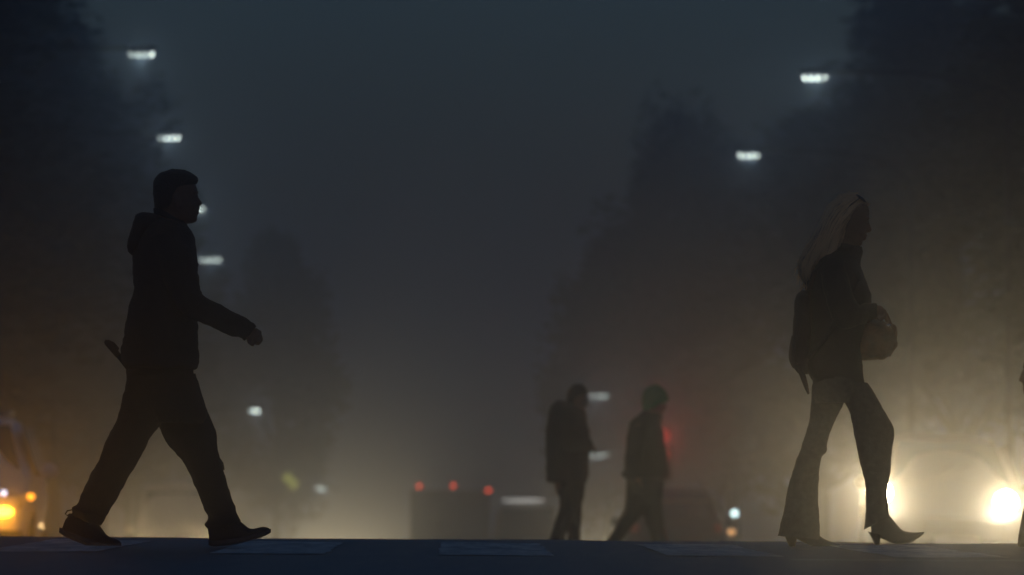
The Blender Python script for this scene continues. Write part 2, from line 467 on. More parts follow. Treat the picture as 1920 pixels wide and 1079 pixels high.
F.loft(bm, [((285, 440), (340, 440), .062, .175), ((275, 510), (330, 512), .066, .205), ((262, 570), (318, 575), .064, .21), ((250, 630), (298, 640), .056, .205), ((244, 680), (277, 690), .045, .195), ((246, 694), (272, 699), .036, .19)], sub=6)
wrinkle(bm, .0085, 9, 1.3, (1, 1, 1.5))
wrinkle(bm, .0035, 32, 4.3, (1, 1, 1.8))
finish('jacket', bm, M['jacket'], F.root)
bm = bmesh.new()
F.loft(bm, [((238, 678), (364, 680), .17), ((238, 702), (365, 702), .175), ((237, 741), (376, 741), .178), ((227, 774), (388, 774), .17), ((234, 792), (380, 794), .13)], power=2.3, sub=6)
F.loft(bm, [((240, 705), (330, 700), .095), ((232, 748), (325, 762), .098), ((224.5, 783), (302, 797), .097), ((207, 817), (287, 817), .094), ((189, 857), (270, 850), .088), ((169, 899), (248, 889), .083), ((155, 928), (226, 927), .078), ((148, 946), (207, 960), .074), ((137, 953), (199, 976), .076), ((140, 967), (193, 987), .068)], -.085, sub=6)
F.loft(bm, [((275, 700), (365, 700), .095), ((282, 760), (383, 760), .1), ((294, 801), (400, 801), .098), ((317, 838), (406, 838), .092), ((342, 867), (413, 866), .088), ((355, 892), (419, 888), .084), ((368, 924), (427.5, 920), .08), ((381, 956), (439, 950), .077), ((388, 971), (444, 966), .075), ((381, 984), (451, 979), .073), ((388, 995), (445, 984), .06)], .09, sub=6)
wrinkle(bm, .007, 10, 2.7, (1, 1, .8))
wrinkle(bm, .0035, 34, 6.7)
finish('trousers', bm, M['trouser'], F.root)
bm = bmesh.new()
F.loft(bm, [((406, 852), (412, 880), .05, .09), ((417, 868), (419, 882), .02, .09)], sub=3, n=10)
finish('pocket_flap', bm, M['trouser'], F.root)
for yc, up, so in ((-.085,
     [((118, 997), (126, 974), .028), ((128, 1004), (138, 962), .038), ((150, 1012), (163, 962), .041), ((175, 1020), (188, 984), .044), ((198, 1022), (203, 1003.5), .048), ((217, 1023), (219, 1010.5), .044), ((227, 1021), (228, 1015), .02)],
     [((114, 999), (115, 989), .026), ((128, 1008), (132, 995), .042), ((152, 1018), (156, 1004), .044), ((175, 1026), (178, 1013), .046), ((200, 1028), (201, 1017), .05), ((220, 1028), (220, 1018), .046), ((229.5, 1025), (229.5, 1017), .022)]),
    (.09,
     [((391, 1018), (390, 1000), .028), ((397, 1020), (390, 980), .038), ((420, 1019), (424, 970), .042), ((445, 1015), (449, 979), .044), ((468, 1009), (468, 992), .047), ((489, 1001), (491, 988.5), .045), ((503, 998), (503, 991), .022)],
     [((389.5, 1023), (389.5, 1010), .028), ((398, 1025.5), (396, 1013), .042), ((420, 1024), (420, 1012), .044), ((445, 1020), (446, 1008), .047), ((469, 1014), (469, 1002), .05), ((491, 1007.5), (492, 996), .047), ((506, 1000), (506, 992), .022)])):
    bm = bmesh.new(); F.loft(bm, up, yc, power=2.5, sub=5)
    sh = finish('shoe', bm, M['shoe'], F.root)
    bm = bmesh.new(); F.loft(bm, so, yc, power=3.5, sub=5)
    finish('sole', bm, M['rubber'], sh)
bm = bmesh.new()
F.chain(bm, [(138, 956), (129, 958), (125, 964), (129, 967), (135, 963)], .0035, -.085, 6)
finish('heel_loop', bm, M['shoe'], F.root)
MAN = F
# folded umbrella in his far hand
ub = at(262, 722, 26.3) + Vector((0, .19, 0))
um = tag(empty('folded_umbrella', ub), 'short folded umbrella sticking out behind the hip of the striding person', 'umbrella')
bm = bmesh.new()
def U(px, py): return at(px, py, 26.3) + Vector((0, .19, 0)) - ub
tube(bm, [U(214, 662), (U(238, 691)), U(262, 722), U(284, 748)], [.012, .015, .02, .012], 10)
finish('canopy', bm, M['jacket'], um)
bm = bmesh.new()
tube(bm, [U(191, 638), U(196, 641), U(217, 666)], [.008, .0155, .0145], 10)
finish('handle', bm, M['black_plastic'], um)
bm = bmesh.new()
tube(bm, [U(196, 637), U(207, 643), U(215, 653), U(214, 658)], [.006, .008, .009, .004], 8)
finish('strap', bm, M['black_plastic'], um)

# ---- the woman with long hair
F = Fig('person', 'person with long fair hair, flared trousers and heeled boots walking right', 1570, 28.4)
bm = bmesh.new()
F.loft(bm, [((1556, 486), (1602, 484), .07), ((1560, 468), (1600, 470), .052), ((1562, 448), (1606, 455), .05)])
F.loft(bm, [((1588, 463), (1610, 461), .026), ((1575, 453), (1617, 453), .044), ((1564, 442), (1621, 443), .057), ((1557, 428), (1625, 430), .065), ((1553, 412), (1628.5, 413), .07), ((1555, 396), (1630, 396), .07), ((1561, 381), (1625, 383), .06), ((1576, 370), (1608, 371), .03)], power=2.2)
F.loft(bm, [((1622, 415), (1629.5, 415), .007), ((1622, 424), (1632.5, 424), .01), ((1623, 431), (1635, 431.5), .014), ((1623, 436), (1631, 436.5), .01)])
F.ball(bm, 1622.5, 442, 0, (.011, .02, .0065)); F.ball(bm, 1620.8, 448.5, 0, (.010, .018, .0065)); F.ball(bm, 1612, 456.5, 0, (.014, .02, .014))
for s_ in (-1, 1):
    F.ball(bm, 1627, 410, s_ * .028, (.008, .022, .007))
    F.ball(bm, 1615, 436, s_ * .04, (.02, .018, .02))
F.loft(bm, [((1550, 490), (1605, 490), .14), ((1528, 530), (1610, 530), .15), ((1528, 600), (1605, 600), .12), ((1525, 660), (1605, 660), .14), ((1530, 720), (1610, 720), .14), ((1535, 750), (1612, 752), .13)])
F.loft(bm, [((1537, 735), (1572, 740), .06), ((1529, 790), (1554, 788), .05), ((1513, 835), (1540, 832), .045), ((1503, 870), (1529, 868), .042), ((1498, 930), (1522, 930), .04), ((1488, 1003), (1512, 1006), .034)], .07)
F.loft(bm, [((1572, 735), (1618, 738), .06), ((1598, 775), (1642, 772), .055), ((1610, 808), (1660, 806), .05), ((1616, 845), (1660, 844), .045), ((1627, 920), (1655, 918), .038), ((1632, 980), (1656, 972), .033)], -.075)
for s_ in (-1, 1):
    F.loft(bm, [((1548, 510), (1578, 500), .04, s_ * .16), ((1562, 580), (1592, 565), .038, s_ * .19), ((1585, 610), (1600, 586), .034, s_ * .18), ((1622, 601), (1622, 580), .026, s_ * .14), ((1640, 594), (1638, 574), .021, s_ * .11)])
hand(F, bm, ((1639, 594), (1638, 573)), ((1652, 594), (1652, 575)), ((5, 4), (1, 7), (-5, 5)), -.1, .03, [(1642, 596, -.125), (1650, 600, -.118), (1655, 596, -.11)], .0085)
hand(F, bm, ((1639, 594), (1638, 573)), ((1652, 595), (1651, 577)), ((5, 5), (0, 7), (-5, 4)), .1, .03, [(1642, 596, .125), (1650, 600, .118), (1655, 596, .11)], .0085)
remeshed('body', bm, M['skin'], F.root, 0.0055, 3)
# hair: a full sheet with strands laid over it
bm = bmesh.new()
HS = [((1608, 364.5), (1629, 383), .035), ((1594, 362.5), (1616, 392), .066), ((1574, 368), (1602, 410), .084), ((1556, 384), (1591, 426), .09), ((1543, 406), (1584, 442), .093), ((1531, 431), (1579, 460), .092), ((1520, 453), (1575, 482), .09), ((1509, 472), (1569, 503), .085), ((1497, 492), (1562, 522), .082), ((1498, 512), (1553, 540), .07), ((1506, 529), (1540, 550), .035)]
F.loft(bm, HS, power=2.1, sub=7, n=60)
bm.normal_update()
for v in bm.verts:
    a = math.atan2(v.co.y, v.co.x + v.co.z * .55)
    v.co += v.normal * (.0035 * math.sin(a * 41 + v.co.z * 9) + .004 * noise.noise(Vector((a * 9, v.co.z * 4, 3))))
hair = finish('hair', bm, M['hair_blond'], F.root)
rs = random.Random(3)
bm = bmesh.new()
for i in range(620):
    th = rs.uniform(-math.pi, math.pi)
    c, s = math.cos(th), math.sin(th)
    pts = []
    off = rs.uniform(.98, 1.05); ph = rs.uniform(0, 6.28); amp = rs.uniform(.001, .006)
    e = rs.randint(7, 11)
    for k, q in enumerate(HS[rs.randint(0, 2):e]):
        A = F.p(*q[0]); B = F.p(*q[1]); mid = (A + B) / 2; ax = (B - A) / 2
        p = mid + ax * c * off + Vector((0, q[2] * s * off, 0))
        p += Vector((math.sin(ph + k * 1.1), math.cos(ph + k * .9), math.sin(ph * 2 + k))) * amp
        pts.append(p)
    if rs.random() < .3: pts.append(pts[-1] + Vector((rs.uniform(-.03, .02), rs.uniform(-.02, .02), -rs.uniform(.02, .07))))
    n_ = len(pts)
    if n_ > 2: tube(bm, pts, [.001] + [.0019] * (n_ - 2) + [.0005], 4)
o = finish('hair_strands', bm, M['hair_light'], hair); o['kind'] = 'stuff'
bm = bmesh.new()
F.loft(bm, [((1556, 464), (1613, 463), .068), ((1546, 474), (1618, 473), .1), ((1534, 484), (1614, 486), .145), ((1522, 502), (1614, 500), .185), ((1514, 522), (1620, 519), .195), ((1513, 548), (1630, 545), .185), ((1515, 580), (1633, 572), .168), ((1516, 620), (1624, 612), .158), ((1512, 655), (1617, 650), .165), ((1510, 686), (1616, 682), .174), ((1517, 702), (1618, 706), .172), ((1526, 716), (1620, 716), .15)], power=2.3, sub=6, n=36)
F.loft(bm, [((1556, 470), (1617, 476), .072), ((1560, 456), (1616, 464), .07), ((1566, 455), (1611, 463), .058)])
F.loft(bm, [((1518, 474), (1530, 482), .04), ((1506, 492), (1536, 494), .06), ((1504, 512), (1536, 516), .066), ((1508, 534), (1530, 536), .05)], sub=5)
for s_ in (-1, 1):
    F.loft(bm, [((1534, 515), (1582, 492), .055, s_ * .15), ((1542, 555), (1592, 540), .056, s_ * .185), ((1554, 598), (1602, 568), .054, s_ * .195), ((1574, 619), (1609, 574), .05, s_ * .185), ((1604, 613), (1614, 571), .046, s_ * .165), ((1628, 603), (1627, 570), .04, s_ * .13), ((1642, 597), (1640, 571), .033, s_ * .11)], sub=6)
wrinkle(bm, .006, 11, 7.7, (1, 1, 1.4)); wrinkle(bm, .0028, 36, 3.3)
finish('jacket', bm, M['wjacket'], F.root)
bm = bmesh.new()
F.loft(bm, [((1519, 690), (1612, 688), .15), ((1524, 716), (1620, 714), .168), ((1525, 738), (1634, 738), .165), ((1530, 756), (1640, 754), .13)], sub=6)
F.loft(bm, [((1525, 720), (1590, 720), .085), ((1522, 758), (1583, 757), .085), ((1517, 797), (1566, 794), .075), ((1505, 833), (1553, 830), .068), ((1502, 843), (1551, 846), .068), ((1494, 864), (1541, 861), .062), ((1481, 910), (1536, 905), .066), ((1470, 960), (1536.5, 956), .082), ((1463, 990), (1538, 990), .094), ((1459.5, 1005), (1539, 1012), .1)], .07, sub=6)
F.loft(bm, [((1548, 715), (1626, 718), .085), ((1574, 745), (1642, 745), .088), ((1592, 773), (1656, 769), .084), ((1599, 808), (1673, 804), .075), ((1606, 845), (1671.5, 844), .066), ((1613, 878), (1668.5, 880), .06), ((1620, 905), (1663, 908), .058), ((1621.5, 928), (1661.5, 930), .06), ((1621, 960), (1663, 952), .066), ((1617.5, 993), (1665, 969), .072)], -.075, sub=6)
wrinkle(bm, .005, 12, 5.7, (1, 1, .7)); wrinkle(bm, .0025, 40, 1.1)
finish('trousers', bm, M['wtrouser'], F.root)
bm = bmesh.new()
F.loft(bm, [((1632, 1003), (1630, 976), .03), ((1642, 1006), (1645, 965), .036), ((1656, 1012), (1662, 964), .036), ((1670, 1018), (1676, 979), .038), ((1686, 1020.5), (1690, 994), .04), ((1705, 1017), (1707, 998), .035), ((1720, 1009), (1722, 998), .02), ((1730, 1001), (1731, 997), .005)], -.075, sub=5)
b1 = finish('boot', bm, M['boot'], F.root)
bm = bmesh.new()
F.loft(bm, [((1625, 996), (1652, 1004), .03), ((1632, 1009), (1649, 1010), .026), ((1638, 1022), (1647.5, 1022), .022)], -.075)
finish('heel', bm, M['boot'], b1)
bm = bmesh.new()
F.loft(bm, [((1476, 1006), (1478, 985), .03), ((1492, 1010), (1495, 980), .036), ((1508, 1018), (1512, 984), .037), ((1526, 1026), (1530, 998), .039), ((1545, 1028), (1547, 1011), .039), ((1562, 1028), (1563, 1017), .03), ((1577, 1026), (1578, 1021), .006)], .07, sub=5)
b2 = finish('boot', bm, M['boot'], F.root)
bm = bmesh.new()
F.loft(bm, [((1470, 998), (1499, 1004), .03), ((1476, 1014), (1495, 1014), .026), ((1481, 1027), (1492.5, 1027), .022)], .07)
finish('heel', bm, M['boot'], b2)
WO = F
# sunglasses pushed up on her head
gb = at(1609, 376, 28.4)
gl = tag(empty('sunglasses', gb), 'dark sunglasses pushed up on the head of the fair-haired person', 'sunglasses')
for s_ in (-1, 1):
    bm = bmesh.new(); ellipsoid(bm, Vector((.012, s_ * .034, .008)), (.032, .034, .009), rot=Matrix.Rotation(R(38), 4, 'Y'))
    finish('lens', bm, M['glass_dark'], gl)
    bm = bmesh.new(); tube(bm, [(.01, s_ * .064, .012), (-.035, s_ * .083, -.02), (-.075, s_ * .088, -.06)], .003, 6)
    finish('temple', bm, M['glass_dark'], gl)
bm = bmesh.new(); tube(bm, [(.012, -.012, .012), (.014, 0, .016), (.012, .012, .012)], .003, 6)
finish('bridge', bm, M['metal'], gl)
# handbag carried in front
hb = at(1640, 677, 28.4)
bag = tag(empty('handbag', hb), 'slouchy brown leather handbag carried against the belly of the fair-haired person', 'handbag')
def H(px, py, yo=0): return at(px, py, 28.4) + Vector((0, yo, 0)) - hb
bm = bmesh.new()
loft_pts(bm, [(H(1596, 636), H(1597, 652), .04), (H(1609, 618), H(1608, 672), .08), (H(1630, 601), H(1628, 677), .1), (H(1651, 601), H(1652, 675), .1), (H(1667, 607), H(1668, 666), .085), (H(1678, 619), H(1678, 650), .05)], sub=6, n=30, power=2.3)
wrinkle(bm, .009, 14, 3.1); wrinkle(bm, .003, 50, 8)
bag_body = finish('bag_body', bm, M['leather'], bag)
bm = bmesh.new()
loft_pts(bm, [(H(1662, 604), H(1668, 606), .03), (H(1668, 611), H(1678, 612), .06), (H(1671, 622), H(1681.5, 620), .075), (H(1670, 634), H(1680, 633), .06), (H(1671, 644), H(1682, 645), .07), (H(1667, 654), H(1676, 657), .055), (H(1663, 662), H(1668, 668), .03)], sub=5, n=26)
wrinkle(bm, .009, 26, 5)
finish('ruffle', bm, M['leather'], bag_body)
for yo in (-.085, .085):
    bm = bmesh.new()
    tube(bm, [H(1624, 606, yo), H(1636, 588, yo), H(1650, 582, yo), H(1660, 590, yo), H(1668, 609, yo)], .008, 8)
    finish('handle', bm, M['leather'], bag)
bm = bmesh.new(); ellipsoid(bm, H(1664, 611, -.09), (.014, .006, .009)); finish('buckle', bm, M['chrome'], bag)
# backpack
kb = at(1500, 702, 28.4)
bp_ = tag(empty('backpack', kb), 'dark slim backpack with a dangling strap worn by the fair-haired person', 'backpack')
def K(px, py, yo=0): return at(px, py, 28.4) + Vector((0, yo, 0)) - kb
bm = bmesh.new()
loft_pts(bm, [(K(1503, 545), K(1517, 546), .07), (K(1493, 555), K(1519, 556), .125), (K(1490, 580), K(1521, 580), .125), (K(1486.5, 620), K(1522, 622), .13), (K(1485, 655), K(1518, 658), .125), (K(1488, 684), K(1516, 688), .11), (K(1496, 699), K(1516, 702), .08)], sub=6, n=32, power=2.8)
wrinkle(bm, .005, 16, 2.2)
finish('pack_body', bm, M['pack'], bp_)
bm = bmesh.new()
loft_pts(bm, [(K(1485, 630), K(1496, 628), .10), (K(1481, 650), K(1494, 650), .11), (K(1480, 674), K(1494, 676), .11), (K(1487, 690), K(1498, 692), .09)], sub=5, power=3)
finish('front_pocket', bm, M['pack'], bp_)
bm = bmesh.new()
loft_pts(bm, [(K(1489, 684, -.1), K(1500, 688, -.1), .012), (K(1497, 705, -.1), K(1508, 703, -.1), .012), (K(1506, 728, -.1), K(1513, 722, -.1), .011), (K(1513, 741, -.1), K(1516, 738, -.1), .008)], sub=4, n=8)
finish('dangling_strap', bm, M['pack'], bp_)
for s_ in (-1, 1):
    bm = bmesh.new()
    tube(bm, [K(1512, 556, s_ * .09), K(1522, 518, s_ * .125), K(1545, 494, s_ * .13), K(1585, 500, s_ * .135), K(1607, 528, s_ * .155), K(1590, 560, s_ * .2), K(1540, 640, s_ * .19), K(1514, 672, s_ * .12)], .013, 8)
    finish('shoulder_strap', bm, M['pack'], bp_)

# ---- two people beyond the crest
F = Fig('person', 'person in long dark coat standing beyond the crest, hands held at the waist', 1066, 55.0)
gy = 892 + (CAM_Z - F.base.z) * FPX / 55.0           # where the ground is at this depth
bm = bmesh.new()
F.loft(bm, [((1062, 762), (1090, 770), .055), ((1068, 752), (1094, 758), .055)])
F.loft(bm, [((1074, 769), (1096, 767), .035), ((1068, 757), (1101, 757), .068), ((1065, 745), (1101, 744), .078), ((1067, 733), (1098, 733), .075), ((1075, 724), (1092, 724), .04)], power=2.2)
F.ball(bm, 1101, 751, 0, (.014, .014, .02))
F.loft(bm, [((1045, 770), (1085, 770), .14), ((1038, 830), (1090, 830), .14), ((1038, 900), (1085, 900), .14), ((1045, 930), (1085, 930), .13)])
F.loft(bm, [((1052, 920), (1078, 920), .07, -.08), ((1040, gy - 30), (1055, gy - 26), .05, -.08)]); F.loft(bm, [((1062, 920), (1086, 920), .07, .08), ((1074, gy - 30), (1086, gy - 26), .05, .08)])
for s_ in (-1, 1):
    F.loft(bm, [((1045, 778), (1065, 774), .05, s_ * .2), ((1058, 830), (1075, 818), .045, s_ * .22), ((1095, 843), (1097, 830), .032, s_ * .14), ((1108, 844), (1108, 834), .024, s_ * .06)])
    hand(F, bm, ((1107, 844), (1107, 835)), ((1114, 845), (1114, 836)), ((2.5, 2), (-1, 3), (-2.5, 1)), s_ * .05, .034, [(1108, 845, s_ * .02), (1112, 848, s_ * .02), (1115, 847, s_ * .02)])
remeshed('body', bm, M['skin'], F.root, 0.008, 2)
bm = bmesh.new()
F.loft(bm, [((1062, 764), (1078, 764), .06), ((1062, 748), (1082, 748), .085), ((1064, 734), (1102, 738), .085), ((1073, 723), (1096, 725), .055), ((1081, 720), (1090, 720.5), .02)])
finish('hair', bm, M['hair_dark'], F.root)
bm = bmesh.new()
F.loft(bm, [((1063, 754), (1096, 768), .09), ((1046, 752), (1098, 776), .19), ((1032, 764), (1099, 784), .25), ((1026, 788), (1101, 800), .26), ((1022, 820), (1106, 820), .25), ((1024, 855), (1104, 855), .24), ((1024, 885), (1104, 880), .25), ((1023, 902), (1100, 904), .25), ((1032, 905), (1092, 906), .2)], sub=6, n=32, power=2.4)
for s_ in (-1, 1):
    F.loft(bm, [((1038, 782), (1068, 770), .075, s_ * .2), ((1044, 815), (1082, 804), .075, s_ * .245), ((1058, 846), (1094, 818), .07, s_ * .235), ((1088, 851), (1105, 822), .06, s_ * .17), ((1108, 847), (1112, 832), .042, s_ * .07)], sub=5)
wrinkle(bm, .012, 7, 9.2, (1, 1, 1.3)); wrinkle(bm, .004, 25, 2.2)
finish('coat', bm, M['jacket'], F.root)
bm = bmesh.new()
F.loft(bm, [((1042, 895), (1096, 895), .19), ((1046, 915), (1096, 918), .18), ((1049, 935), (1092, 938), .15)], sub=5)
F.loft(bm, [((1046, 915), (1082, 915), .1, -.08), ((1049, 950), (1078, 955), .09, -.08), ((1040, 980), (1068, 985), .085, -.08), ((1030, gy - 45), (1058, gy - 42), .08, -.08), ((1022, gy - 12), (1050, gy - 9), .085, -.08)], sub=5)
F.loft(bm, [((1060, 915), (1094, 915), .1, .08), ((1062, 950), (1091, 955), .09, .08), ((1064, 1000), (1089, 1000), .08, .08), ((1068, gy - 10), (1092, gy - 9), .085, .08)], sub=5)
wrinkle(bm, .01, 9, 3)
finish('trousers', bm, M['trouser'], F.root)
for x0, yc in ((1022, -.08), (1068, .08)):
    bm = bmesh.new(); F.loft(bm, [((x0, gy), (x0 + 1, gy - 12), .04), ((x0 + 14, gy), (x0 + 14, gy - 16), .046), ((x0 + 34, gy), (x0 + 34, gy - 10), .05), ((x0 + 48, gy), (x0 + 48, gy - 5), .025)], yc, power=3)
    finish('shoe', bm, M['shoe'], F.root)
P1 = F

F = Fig('person', 'person in green woolly hat and dark padded jacket walking right beyond the crest', 1205, 55.0)
gy = 892 + (CAM_Z - F.base.z) * FPX / 55.0
bm = bmesh.new()
F.loft(bm, [((1206, 782), (1234, 786), .055), ((1210, 768), (1238, 774), .055)])
F.loft(bm, [((1218, 780), (1240, 780), .035), ((1211, 768), (1246, 769), .068), ((1208, 755), (1247, 756), .078), ((1211, 743), (1245, 743), .075), ((1218, 734), (1237, 734), .04)], power=2.2)
F.ball(bm, 1247.5, 763, 0, (.014, .014, .02))
F.loft(bm, [((1190, 790), (1232, 790), .14), ((1182, 830), (1236, 830), .14), ((1180, 900), (1236, 900), .14), ((1182, 935), (1230, 935), .13)])
F.loft(bm, [((1182, 930), (1206, 935), .07, -.08), ((1135, gy - 34), (1150, gy - 26), .05, -.08)]); F.loft(bm, [((1200, 930), (1228, 930), .07, .08), ((1246, gy - 30), (1260, gy - 26), .05, .08)])
for s_ in (-1, 1):
    F.loft(bm, [((1192, 796), (1212, 794), .05, s_ * .2), ((1192 + 8 * s_, 850), (1208 + 8 * s_, 850), .045, s_ * .23), ((1202 + 14 * s_, 890), (1214 + 14 * s_, 888), .032, s_ * .2)])
    hand(F, bm, ((1203 + 14 * s_, 890), (1213 + 14 * s_, 888)), ((1206 + 14 * s_, 904), (1216 + 14 * s_, 902)), ((1, 5), (2, 4), (2, 1)), s_ * .2, .032, [(1214 + 14 * s_, 891, s_ * .16), (1217 + 14 * s_, 898, s_ * .16), (1217 + 14 * s_, 903, s_ * .16)])
remeshed('body', bm, M['skin'], F.root, 0.008, 2)
bm = bmesh.new()
F.loft(bm, [((1206, 770), (1226, 768), .08), ((1203.5, 757), (1252, 752), .1), ((1204, 745), (1253, 744), .104), ((1208, 733), (1248, 733), .09), ((1217, 725), (1239, 725), .05), ((1225, 721), (1232, 721), .02)], sub=5)
wrinkle(bm, .008, 20, 4)
finish('woolly_hat', bm, M['green_wool'], F.root)
bm = bmesh.new()
F.loft(bm, [((1206, 768), (1242, 780), .085), ((1196, 780), (1240, 788), .17), ((1182, 792), (1240, 797), .24), ((1175, 818), (1245, 820), .26), ((1172, 850), (1249, 850), .255), ((1170, 880), (1252, 876), .26), ((1168, 893), (1252, 895), .26), ((1180, 899), (1240, 902), .2)], sub=6, n=32, power=2.4)
for s_ in (-1, 1):
    F.loft(bm, [((1184, 800), (1216, 792), .078, s_ * .2), ((1182 + 6 * s_, 830), (1216 + 6 * s_, 828), .078, s_ * .25), ((1184 + 10 * s_, 860), (1216 + 10 * s_, 860), .07, s_ * .25), ((1194 + 14 * s_, 890), (1219 + 14 * s_, 887), .05, s_ * .215)], sub=5)
wrinkle(bm, .014, 8, 1.2, (1, 1, 2.2)); wrinkle(bm, .004, 25, 5)
finish('jacket', bm, M['jacket'], F.root)
bm = bmesh.new()
F.loft(bm, [((1174, 890), (1246, 890), .19), ((1173, 920), (1244, 922), .19), ((1174, 948), (1240, 950), .16)], sub=5)
F.loft(bm, [((1174, 925), (1222, 935), .1, -.08), ((1169, 958), (1205, 964), .095, -.08), ((1152, 990), (1180, 995), .088, -.08), ((1134, gy - 40), (1160, gy - 34), .082, -.08), ((1122, gy - 14), (1148, gy - 5), .085, -.08)], sub=5)
F.loft(bm, [((1194, 930), (1242, 925), .1, .08), ((1205, 964), (1243, 962), .095, .08), ((1219, 1005), (1249, 1003), .085, .08), ((1236, gy - 12), (1264, gy - 10), .082, .08)], sub=5)
wrinkle(bm, .01, 9, 8)
finish('trousers', bm, M['trouser'], F.root)
for x0, yc, up in ((1120, -.08, 5), (1238, .08, 0)):
    bm = bmesh.new(); F.loft(bm, [((x0, gy - up), (x0 + 1, gy - 13 - up), .04), ((x0 + 14, gy), (x0 + 14, gy - 16), .046), ((x0 + 34, gy), (x0 + 34, gy - 10), .05), ((x0 + 46, gy), (x0 + 46, gy - 5), .025)], yc, power=3)
    finish('shoe', bm, M['shoe'], F.root)

# ---- the person leaving the picture on the right: only a trailing hand and cuff show
F = Fig('person', 'person at the right picture edge, only a trailing hand and sleeve showing', 2040, 28.0)
X = 1716                                  # shift of the pattern below
def sh_(st): return [tuple([(a[0] + X, a[1]) if isinstance(a, tuple) else a for a in q]) for q in st]
bm = bmesh.new()
F.loft(bm, sh_([((296, 445), (345, 447), .075), ((300, 420), (344, 432), .06), ((302, 408), (345, 424), .06)]))
F.loft(bm, sh_([((338, 438), (362, 436), .03), ((320, 428), (368, 428), .05), ((298, 404), (371, 404), .070), ((290, 374), (371, 376), .077), ((297, 348), (358, 349), .062), ((314, 340), (343, 340), .03)]), power=2.2)
F.ball(bm, 374 + X, 398, 0, (.018, .016, .024))
F.loft(bm, sh_([((285, 455), (350, 455), .16), ((262, 500), (358, 500), .18), ((262, 570), (355, 570), .15), ((250, 650), (355, 650), .15), ((250, 700), (350, 700), .15), ((248, 760), (352, 760), .15)]))
F.loft(bm, sh_([((260, 740), (320, 750), .07), ((240, 850), (280, 855), .06), ((210, 985), (240, 990), .045)]), .085)
F.loft(bm, sh_([((290, 740), (350, 750), .07), ((320, 850), (365, 850), .06), ((352, 990), (382, 990), .045)]), -.085)
F.loft(bm, sh_([((290, 455), (330, 460), .045, -.19), ((245, 570), (280, 580), .043, -.22), ((212, 645), (238, 655), .033, -.22), ((196, 690), (215, 698), .026, -.22)]))
F.loft(bm, sh_([((300, 455), (340, 450), .045, .19), ((330, 570), (365, 560), .043, .2), ((380, 640), (395, 615), .03, .2)]))
hand(F, bm, ((196 + X, 690), (214 + X, 698)), ((186 + X, 716), (206 + X, 724)), ((-1, 15), (6, 12), (8, 5)), -.22, .038, [(214 + X, 700, -.26), (216 + X, 716, -.265), (210 + X, 728, -.26)], .0105)
hand(F, bm, ((382 + X, 642), (392 + X, 618)), ((400 + X, 648), (410 + X, 628)), ((3, 8), (-5, 6), (-7, 0)), .2, .034, [(386 + X, 640, .17), (392 + X, 650, .165), (398 + X, 654, .17)])
remeshed('body', bm, M['skin'], F.root, 0.008, 2)
bm = bmesh.new()
F.loft(bm, sh_([((291, 410), (315, 412), .06), ((286, 380), (335, 384), .084), ((289, 358), (370, 360), .084), ((304, 343), (362, 346), .066), ((322, 336), (346, 337), .03)]))
finish('hair', bm, M['hair_dark'], F.root)
bm = bmesh.new()
F.loft(bm, sh_([((288, 430), (351, 440), .09), ((270, 448), (362, 452), .18), ((255, 490), (368, 490), .22), ((250, 540), (370, 540), .21), ((243, 610), (370, 610), .21), ((240, 690), (368, 690), .215), ((248, 700), (358, 702), .18)]), power=2.3, sub=6, n=32)
F.loft(bm, sh_([((280, 462), (340, 462), .065, -.18), ((252, 520), (308, 530), .066, -.22), ((228, 585), (278, 600), .06, -.23), ((203, 655), (238, 668), .046, -.225), ((193, 692), (219, 702), .036, -.22)]), sub=6)
F.loft(bm, sh_([((290, 462), (345, 460), .065, .18), ((310, 540), (365, 530), .062, .21), ((345, 600), (382, 570), .056, .21), ((382, 646), (396, 614), .04, .2)]), sub=6)
wrinkle(bm, .007, 9, 6.6, (1, 1, 1.4))
finish('jacket', bm, M['pack'], F.root)
bm = bmesh.new()
F.loft(bm, sh_([((246, 690), (362, 690), .17), ((244, 740), (366, 740), .17), ((250, 785), (356, 785), .14)]), sub=5)
F.loft(bm, sh_([((248, 740), (330, 750), .095), ((228, 850), (292, 858), .08), ((200, 985), (250, 998), .07), ((198, 1002), (246, 1012), .066)]), .085, sub=5)
F.loft(bm, sh_([((282, 740), (364, 745), .095), ((312, 850), (378, 850), .08), ((346, 990), (396, 990), .07), ((348, 1008), (398, 1006), .066)]), -.085, sub=5)
wrinkle(bm, .006, 10, 1.7)
finish('trousers', bm, M['trouser'], F.root)
for x0, yc in ((196, .085), (346, -.085)):
    bm = bmesh.new(); F.loft(bm, sh_([((x0, 1026), (x0 + 2, 1000), .04), ((x0 + 28, 1027), (x0 + 28, 998), .046), ((x0 + 68, 1027), (x0 + 68, 1010), .05), ((x0 + 96, 1026), (x0 + 96, 1018), .025)]), yc, power=3)
    finish('shoe', bm, M['shoe'], F.root)

